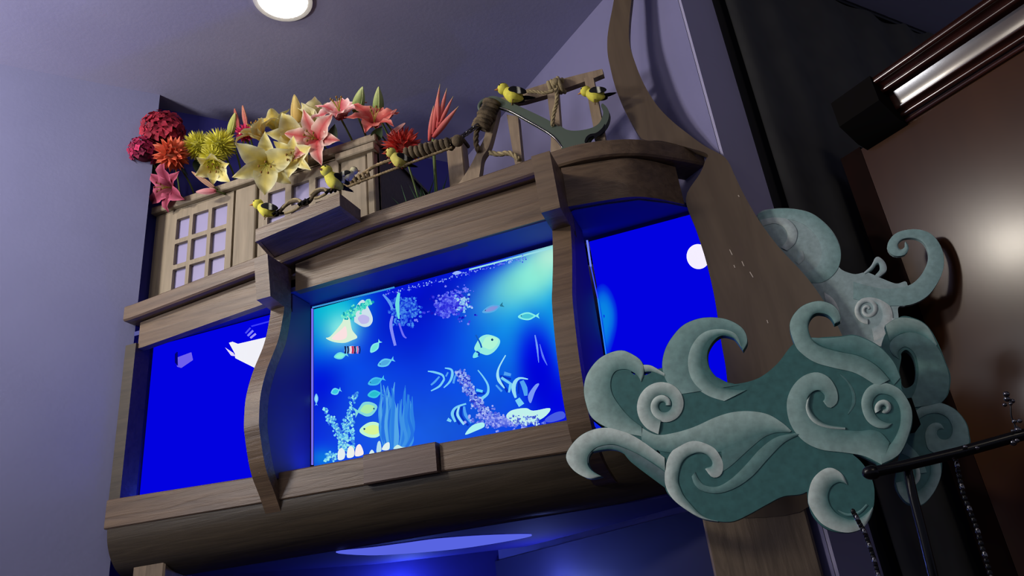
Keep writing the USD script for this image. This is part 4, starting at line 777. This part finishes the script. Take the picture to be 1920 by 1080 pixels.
def pompom(label, c, d, R, n, cin, cout, name, W=.16, L=.62, curve=(15, 100), root=None, jitter=.12, flat=1.0, kind='stuff', part='petal_cluster'):
    """Many narrow petals round a heart."""
    F = frame_of(d); t = flower_thing(name, label, 'flower', c, root); out = []; g = math.pi * (3 - math.sqrt(5))
    for k in range(n):
        u = (k + .5) / n; th = math.acos(1 - 1.55 * u); q = V(math.sin(th) * math.cos(k * g), math.sin(th) * math.sin(k * g), math.cos(th) * flat)
        P, C = petal(R * L * fr.uniform(1 - jitter, 1 + jitter), R * W * fr.uniform(.8, 1.2), 0, -22 + fr.uniform(-14, 14), mixc(cin, cout, .0), mixc(cin, cout, u), mixc(cin, cout, min(1, u + .35)), .5, n=5, m=3)
        E = frame_of(q + fr.normal(0, .06, 3), fr.uniform(0, 360)); P = P @ E + q * R * (1 - L)
        out.append(grid(P @ F + c, C * fr.uniform(.8, 1.15)))
    out.append(ball(c, R * .55, 1, mixc(cin, cout, .6) * .5)); obj(part, out, 'petal_cloth', t, kind=kind); return t
def floret_ball(label, c, R, n, ca, cb2, name='hydrangea'):
    t = flower_thing(name, label, 'flower', c, V(max(c[0], -2.17), 2.2, ZR + .01)); out = []; g = math.pi * (3 - math.sqrt(5))
    for k in range(n):
        z = 1 - 1.8 * (k + .5) / n; r = math.sqrt(1 - z * z); q = V(r * math.cos(k * g), r * math.sin(k * g), z); E = frame_of(q + fr.normal(0, .15, 3), fr.uniform(0, 90)); cc = mixc(ca, cb2, fr.uniform(0, 1)) * fr.uniform(.75, 1.2)
        for j in range(4):
            P, C = petal(R * .30, R * .15, 70, 95, cc * .6, cc, cc * 1.25, .1, n=4, m=3, tip=.7); out.append(grid(rotz(P, j * 90) @ E + c + q * R * fr.uniform(.82, 1.0), C))
    out.append(ball(c, R * .78, 2, cb2 * .45)); obj('floret_cluster', out, 'petal_cloth', t, kind='stuff'); return t
def bud(label, a, b, r, c0, c1, root=None):
    a, b = V(*a), V(*b); t = flower_thing('lily_bud', label, 'flower bud', a, root); n = 14; u = np.linspace(0, 1, n)
    prof = r * np.sin(np.pi * np.clip(.08 + .92 * u, 0, 1) ** .75) ** .8 + .0005
    v, f = tube(a + np.outer(u, b - a), prof, 10); cols_ = np.repeat(np.array([mixc(c0, c1, x) for x in u]), 10, 0); obj('bud_case', (v, f, cols_), 'petal_cloth', t)
    rib_ = [tube(a + np.outer(u, b - a) + np.outer(prof * .98, frame_of(b - a, k)[0]), .0022, 5, mixc(c0, c1, .8)) for k in (30, 150, 270)]; obj('seam', rib_, 'petal_cloth', t, kind='stuff'); return t
Y1, Y2, Y3, Y4 = sr(250, 232, 130), sr(250, 232, 128), sr(255, 252, 206), sr(214, 180, 76)
R1, R2 = sr(196, 48, 64), sr(120, 20, 44)
PT = lambda x, y, Y: onY(x, y, Y)
toC = lambda c: unit(CAM - c)
floret_ball('dark red hydrangea head at the left end of the cabin roof', PT(306, 246, 2.06), .088, 80, sr(190, 50, 72), sr(120, 18, 44))
floret_ball('magenta-red hydrangea head nearest the left wall', PT(270, 284, 2.02), .062, 60, sr(190, 46, 92), sr(110, 14, 52))
pompom('orange-red dahlia under the dark red hydrangea', PT(322, 288, 2.03), toC(PT(325, 288, 2.1)) + V(0, 0, -.35), .078, 90, sr(214, 92, 60), sr(240, 130, 96), 'dahlia', .15, .7)
pompom('lime yellow spider chrysanthemum beside the orange dahlia', PT(372, 274, 2.09), toC(PT(372, 274, 2.1)) + V(-.2, 0, .1), .070, 170, sr(214, 210, 60), sr(232, 226, 100), 'chrysanthemum', .055, .6)
pompom('lime yellow spider chrysanthemum just left of the green lily bud', PT(412, 272, 2.08), toC(PT(412, 272, 2.1)) + V(.2, 0, .1), .074, 180, sr(218, 214, 64), sr(234, 228, 104), 'chrysanthemum', .055, .6)
pompom('lime yellow spider chrysanthemum hanging over the drooping yellow lily', PT(398, 295, 2.06), toC(PT(398, 300, 2.1)) + V(0, 0, -.5), .060, 140, sr(218, 214, 64), sr(230, 222, 96), 'chrysanthemum', .055, .6)
lily('drooping yellow lily with its trumpet turned down over the cabin eave', PT(405, 305, 2.10), V(.25, -.5, -.75), .098, 20, Y4, Y2, Y3, .30, 22, 70)
lily('crimson lily with white-edged petals hanging at the cabin corner', PT(325, 352, 2.10), V(-.15, -.8, -.35), .105, 15, R2 * .4, sr(116, 22, 48), sr(206, 100, 130), .24, 40, 120, wave=.2, stc=sr(120, 40, 40))
bud('thin pink lily bud pointing left above the window', PT(402, 352, 2.09), PT(360, 322, 2.07), .010, sr(150, 110, 90), sr(190, 150, 120))
bud('striped pink bud lying on the cabin eave', PT(405, 358, 2.08), PT(368, 360, 2.06), .013, sr(190, 90, 100), sr(226, 170, 170))
pompom('small magenta flower head with spiky sepals between the yellow lilies', PT(458, 250, 2.10), toC(PT(458, 250, 2.1)), .042, 60, sr(206, 40, 100), sr(226, 70, 120), 'magenta_flower', .14, .6)
bud('green-yellow lily bud leaning up beside the magenta flower', PT(432, 252, 2.12), PT(441, 212, 2.10), .017, sr(170, 180, 70), sr(206, 206, 130))
bud('slim red bud rising behind the magenta flower', PT(448, 240, 2.12), PT(440, 204, 2.11), .009, sr(170, 60, 70), sr(200, 120, 100))
bud('slim pink bud rising right behind the magenta flower', PT(462, 236, 2.12), PT(455, 198, 2.11), .009, sr(190, 80, 90), sr(214, 150, 120))
lily('large open yellow lily facing out over the cabin wall', PT(500, 305, 2.03), toC(PT(500, 305, 2.05)) + V(-.1, 0, -.25), .118, 88, sr(226, 206, 84), Y2, Y3, .27, 48, 108)
lily('ochre yellow lily behind the large open one, petals curled back', PT(492, 262, 2.12), V(-.25, -.6, .75), .105, 40, Y4, sr(240, 204, 100), Y3, .27, 30, 120)
lily('yellow lily right of the large open one with broad upper petal', PT(548, 266, 2.08), toC(PT(548, 258, 2.1)) + V(.15, 0, .35), .108, 60, sr(232, 212, 96), sr(250, 230, 126), Y3, .28, 40, 112)
lily('yellow lily turned to the ceiling behind the magenta flower', PT(520, 246, 2.16), V(-.1, -.4, .9), .09, 22, sr(226, 206, 84), Y2, Y3, .29, 30, 90)
lily('yellow lily peeking out below the pink and red stargazer', PT(556, 292, 2.07), V(.1, -.8, -.6), .085, 70, sr(226, 206, 84), Y2, Y3, .28, 35, 100)
bud('tall ochre lily bud standing up above the yellow lilies', PT(558, 236, 2.12), PT(552, 178, 2.10), .024, sr(190, 150, 70), sr(222, 200, 130))
lily('pale cream yellow lily facing the ceiling behind the ochre bud', PT(590, 238, 2.14), V(.05, -.25, 1), .098, 10, sr(206, 206, 130), sr(238, 226, 150), sr(250, 244, 206), .32, 22, 62)
lily('stargazer lily with red heart and yellow-tipped petal by the cream lily', PT(596, 262, 2.07), V(.1, -.85, -.35), .108, 100, R1, sr(206, 84, 84), sr(250, 222, 204), .25, 45, 112, wave=.18)
lily('red and white stargazer lily arching over the cornice', PT(640, 224, 2.10), V(.2, -.7, .5), .115, 30, sr(190, 40, 60), sr(206, 62, 78), sr(255, 224, 218), .27, 42, 118, wave=.2)
lily('coral red lily at the right end of the cabin roof', PT(702, 238, 2.10), V(.45, -.75, .35), .105, 75, sr(176, 46, 50), sr(222, 84, 78), sr(244, 156, 140), .25, 40, 112, wave=.18)
bud('pale green lily bud leaning right above the stargazer', PT(668, 212, 2.12), PT(680, 163, 2.10), .023, sr(120, 150, 60), sr(206, 214, 150))
bud('pale green lily bud standing straight at the right roof end', PT(709, 216, 2.12), PT(710, 163, 2.10), .022, sr(106, 136, 56), sr(200, 206, 140))
bud('slim pink stem bud pointing right past the coral lily', PT(722, 226, 2.12), PT(744, 205, 2.10), .008, sr(206, 90, 84), sr(226, 150, 140))
bud('slim pink stem bud pointing right over the red chrysanthemum', PT(733, 252, 2.12), PT(760, 231, 2.10), .008, sr(196, 90, 84), sr(230, 180, 170))
dk = V(-1.0, 2.25, 2.74)
pompom('round red-orange chrysanthemum beyond the cabin corner', PT(755, 276, 2.16), toC(PT(755, 276, 2.1)) + V(0, 0, .2), .082, 130, sr(206, 50, 44), sr(226, 96, 80), 'chrysanthemum', .08, .7, root=dk)
hl = thing('heliconia', 'pink-red heliconia spray of pointed bracts above the guide ropes', 'flower', PT(820, 268, 2.16) * V(1, 1, 0) + V(0, 0, 2.74))
hb = PT(812, 262, 2.16); obj('stem', tube([PT(808, 262, 2.16) * V(1, 1, 0) + V(0, 0, 2.74), hb], .006, 6), 'stem_green', hl, smooth=True)
for k, (bx, by, tx, ty, w) in enumerate([(805, 264, 813, 198, .010), (812, 252, 825, 157, .010), (820, 240, 838, 165, .010), (824, 234, 850, 180, .007), (812, 258, 860, 199, .011), (822, 228, 821, 176, .007)]):
    a, b = PT(bx, by, 2.16 - .004 * k), PT(tx, ty, 2.14 - .004 * k); u = np.linspace(0, 1, 12); pr = w * (np.sin(np.pi * (.12 + .88 * u) ** .8)) + .0006
    v, f = tube(a + np.outer(u, b - a), pr, 8); cc = [mixc(sr(196, 76, 76), sr(232, 140, 128), min(1, x * 1.3)) if x < .82 else mixc(sr(226, 132, 120), sr(196, 190, 130), (x - .82) / .18) for x in u]; obj('bract', (v, f, np.repeat(np.array(cc), 8, 0)), 'petal_cloth', hl)
def tuft(label, c, n, h, spread, col0, col1):
    t = thing('grass_tuft', label, 'plant', c); out = []
    for k in range(n):
        a = fr.uniform(0, 360); P, C = petal(h * fr.uniform(.6, 1.1), .006, fr.uniform(2, 10), fr.uniform(15, 60), col0, col1, col1, .3, n=6, m=3)
        out.append(grid(rotz(P, a) + c + V(fr.uniform(-spread, spread), fr.uniform(-.03, .03), 0), C))
    obj('blade_cluster', out, 'leaf_paint', t, kind='stuff'); return t
tuft('dark green grass tuft beside the mooring post', V(-.97, 2.17, 2.74), 70, .30, .06, sr(16, 36, 18), sr(44, 84, 46))
tuft('low dark grass tuft under the pale rope', V(-.62, 2.19, 2.74), 40, .22, .09, sr(14, 28, 18), sr(30, 54, 36))
def leaf(label, a, b, w, col):
    t = thing('leaf_blade', label, 'leaf', a); P, C = petal(np.linalg.norm(b - a), w, 0, 8, col, col * 1.2, col * 1.3, .3, n=8, m=5); E = frame_of(b - a, 70); obj('blade', grid(P @ E + a, C), 'leaf_paint', t)
for lb, x0_, y0_, x1_, y1_, w_, y_ in [('dark leaf hanging under the magenta-red hydrangea', 300, 300, 288, 332, .028, 2.10), ('dark leaf between the dahlia and the crimson lily', 340, 305, 352, 334, .026, 2.11), ('dark leaf left of the drooping yellow lily', 372, 300, 374, 334, .026, 2.12), ('dark leaf under the large open yellow lily', 470, 300, 448, 330, .03, 2.11), ('dark leaf showing between the large open lily and its right neighbour', 530, 290, 548, 322, .028, 2.11), ('dark leaf below the pink and red stargazer', 590, 268, 604, 300, .03, 2.12), ('dark leaf behind the magenta flower', 455, 262, 470, 232, .026, 2.15)]:
    leaf(lb, PT(x0_, y0_, y_), PT(x1_, y1_, y_ - .03), w_, sr(26, 40, 28))
leaf('dark green leaf in the gap under the stargazer lily', PT(620, 270, 2.12), PT(628, 232, 2.10), .02, sr(40, 60, 44)); leaf('dark green leaf behind the coral lily', PT(700, 262, 2.13), PT(716, 238, 2.10), .022, sr(50, 70, 36))

# ------------------------------------------------------------------ finches
def finch(label, c, face, s, look=0., wingcol=sr(20, 20, 22), bodycol=None, perch=None):
    """Small yellow bird: c its body centre, face the horizontal direction of the beak, s its length scale."""
    by = bodycol if bodycol is not None else sr(222, 214, 84); f = unit(V(face[0], face[1], 0)); l = V(-f[1], f[0], 0); E = np.stack([f, l, up])
    t = thing('finch', label, 'bird', c - V(0, 0, .026 * s)); tf = lambda p: np.asarray(p, float) * s @ E + c
    m = trimesh.creation.icosphere(3, 1.0); v = np.array(m.vertices); w = v * V(.030, .021, .023); w[:, 2] += np.where(v[:, 0] > .3, (v[:, 0] - .3) * .020, 0); w[:, 2] -= np.where(v[:, 0] < -.3, (-.3 - v[:, 0]) * .012, 0); w[:, 1] *= np.where(v[:, 0] < -.2, 1 + (v[:, 0] + .2) * .7, 1)
    col = np.where((v[:, 2] < -.5)[:, None], by * 1.1, by); obj('body', (tf(w), np.array(m.faces), col), 'bird_paint', t)
    hv = v * .0165 + V(.026, 0, .022); hc = np.where(((v[:, 2] > .45) & (v[:, 0] > -.2))[:, None], sr(18, 18, 18), by); obj('head', (tf(hv), np.array(m.faces), hc), 'bird_paint', t)
    bk = tube([V(.039, 0, .020), V(.052, 0, .017)], [.005, .0006], 8); obj('beak', (tf(bk[0]), bk[1], sr(226, 160, 100)), 'bird_paint', t)
    for sgn in (-1, 1):
        obj('eye', (tf(ball(V(.037, sgn * .0105, .026), .0026, 1)[0]), ball(V(0, 0, 0), 1, 1)[1], sr(8, 8, 8)), 'bird_paint', t)
        wv_ = v * V(.026, .0045, .012) + V(-.010, 0, 0); wv_[:, 2] += -wv_[:, 0] * .25 * (wv_[:, 0] < 0) * -1 + .004; wv_[:, 1] += sgn * .0195; wc = np.where((np.abs(v[:, 0] + .1) < .16)[:, None], sr(210, 210, 190), wingcol); obj('wing', (tf(wv_), np.array(m.faces), wc), 'bird_paint', t)
        lg = tube([V(.004, sgn * .007, -.018), V(.006, sgn * .007, -.030)], .0014, 5); obj('leg', (tf(lg[0]), lg[1], sr(120, 90, 60)), 'bird_paint', t)
    P, C = petal(.044, .008, 90, 84, wingcol, wingcol, wingcol * 1.5, .15, n=5, m=3, tip=.6); Q = P.copy(); Q[..., 0] = -P[..., 0] - .022; Q[..., 2] = P[..., 2] - .010; th = Q + V(0, 0, -.003)
    obj('tail', cat_mesh([grid(tf(Q), C), grid(tf(th), C, flip=True)]), 'bird_paint', t); return t
finch('yellow finch perched at the left end of the planter box', PT(500, 394, 1.86), (-.8, -.5), 1.12)
finch('yellow-green finch in the middle of the planter vine', PT(627, 339, 1.86), (-.35, -.9), 1.25)
finch('buff finch with dark wings just right of the planter vine', PT(652, 330, 1.88), (.9, .3), .85, bodycol=sr(206, 200, 160))
finch('pale yellow finch on the guide rope below the red chrysanthemum', PT(748, 300, 2.03), (-.6, -.75), 1.15, bodycol=sr(206, 196, 100))
finch('bright yellow finch standing on the anchor shank', PT(962, 178, 2.11), (-.85, -.45), 1.3)
finch('yellow finch with a long black tail on the anchor arm tip', PT(1116, 178, 2.112), (-.75, -.1), 1.15)

# ------------------------------------------------------------------ dark wooden cabinet at the right
DC = 2.17; P0 = NB * DC; fw = -NB
def onC(x, y, out=0.): return onP(x, y, NB * (DC - out), NB)
o0 = onC(1640, 480) * V(1, 1, 0)
o0 = o0 + BL * -.0
cab = thing('wooden_cabinet', 'tall glossy dark wood cabinet with crown moulding', 'cabinet', o0)
QC = 2.17 / 1.5; H0 = 1.5 + .90 * QC
obj('side_stile', oriented(o0, BL * .075, NB * .42, up * H0), 'cabinet_stile', cab)
obj('door', oriented(o0 + BL * .078 + fw * .004, BL * .52, NB * .03, up * (H0 - .012)), 'cabinet_wood', cab)
obj('door', oriented(o0 + BL * .604 + fw * .004, BL * .8, NB * .03, up * (H0 - .012)), 'cabinet_wood', cab)
obj('body', oriented(o0 + BL * .078 + NB * .035, BL * 1.32, NB * .39, up * H0), 'cabinet_dark', cab)
def moulding(prof, s0, s1):
    q = np.array(prof); pts = [[o0 + BL * s + fw * a + up * z for a, z in q] for s in (s0, s1)]
    v = np.vstack(pts); n = len(q); f = [[i, (i + 1) % n, n + (i + 1) % n, n + i] for i in range(n)]
    tri = trimesh.creation.triangulate_polygon(Polygon(q), engine='earcut')
    m = trimesh.Trimesh(v, np.vstack([[[a, b, c], [a, c, d]] for a, b, c, d in f]), process=False)
    caps = trimesh.creation.extrude_polygon(Polygon(q), s1 - s0, engine='earcut'); cv = np.array(caps.vertices)
    return trimesh.Trimesh(o0 + np.outer(s0 + cv[:, 2], BL) + np.outer(cv[:, 0], fw) + np.outer(cv[:, 1], up), caps.faces)
arc = lambda cx, cy, r, a0, a1, n=7: [(cx + r * math.cos(math.radians(a)), cy + r * math.sin(math.radians(a))) for a in np.linspace(a0, a1, n)]
crown = [(0, H0 - .015)] + arc(.006, H0 - .011, .005, -90, 90, 6) + [(.008, H0 - .002)] + arc(.014, H0 + .002, .006, -90, 60, 6) + [(.021, H0 + .010), (.030, H0 + .0115)] + [(.0315 + .0085 * t ** 1.35, H0 + .014 + .034 * t) for t in np.linspace(0, 1, 10)] + [(.053, H0 + .0495)] + arc(.058, H0 + .053, .006, -90, 70, 6) + [(.062, H0 + .062), (.070, H0 + .066)] + arc(.075, H0 + .072, .006, -90, 60, 6) + [(.082, H0 + .080), (0, H0 + .085)]
crown = [(a * QC, H0 + (b - H0) * QC) for a, b in crown]
cr_s = (onC(1660, 175, .07) - o0) @ BL
obj('crown_moulding', moulding(crown, cr_s, 1.4), 'cabinet_dark', cab, smooth=35)
obj('shaded_crown_end', moulding([(0, H0 - .03), (.05, H0 - .018), (.124, H0 + .03), (.124, H0 + .124), (0, H0 + .124)], cr_s - .145, cr_s - .001), 'black_wood', cab)  # black block put where the crown end lies in shade

# ------------------------------------------------------------------ black iron arm with hanging chains
ia = thing('iron_arm', 'black iron rod with sparkling chains reaching in front of the waves', 'iron rod', (.2, 1.3, 1.6))
Yi = 1.3
obj('rod', tube(Yq([(1634, 886), (1700, 872), (1800, 848), (1900, 820), (1990, 797)], Yi), .0085, 10), 'black_iron', ia, smooth=True)
obj('rod_tip', ball(onY(1634, 886, Yi), V(.014, .011, .011), 2), 'black_iron', ia, smooth=True)
obj('hanger', tube(Yq([(1700, 874), (1712, 930), (1730, 1000), (1760, 1120)], Yi + .012), .007, 8), 'black_iron', ia, smooth=True)
for pts in ([(1600, 960), (1622, 1000), (1637, 1042), (1646, 1075), (1660, 1130)], [(1790, 852), (1806, 925), (1819, 958), (1830, 985), (1843, 1030), (1850, 1052), (1870, 1120)]):
    p = resample(np.array(Yq(pts, Yi + .02)), 26); obj('chain', [ball(q, V(.0036, .003, .0055), 1) for q in p] + [tube(p, .0012, 5)], 'black_iron', ia, smooth=True, kind='stuff'); obj('lit_link', [ball(q + V(0, -.003, 0), V(.0035, .003, .0065), 1) for q in p[2:-3:4]], 'bead_metal', ia, smooth=True, kind='stuff')  # brighter metal beads stand in for links catching light
sp = np.random.default_rng(5)
bead = [ball(onY(x, y, Yi - .01 + .004 * (k % 4)), sp.uniform(.0025, .005), 1) for k, (x, y) in enumerate([(1887, 739), (1888, 748), (1898, 752), (1884, 759), (1895, 757), (1902, 790), (1912, 789), (1905, 800), (1899, 808), (1909, 806), (1915, 812), (1903, 815), (1907, 826), (1900, 830), (1785, 856), (1779, 858), (1810, 838), (1832, 840), (1875, 826)])]
obj('bead_spray', bead, 'bead_metal', ia, smooth=True, kind='stuff')
obj('wire', tube(spline(Yq([(1886, 738), (1894, 756), (1896, 780), (1904, 800), (1910, 816)], Yi), 5), .0012, 5), 'black_iron', ia, smooth=True)
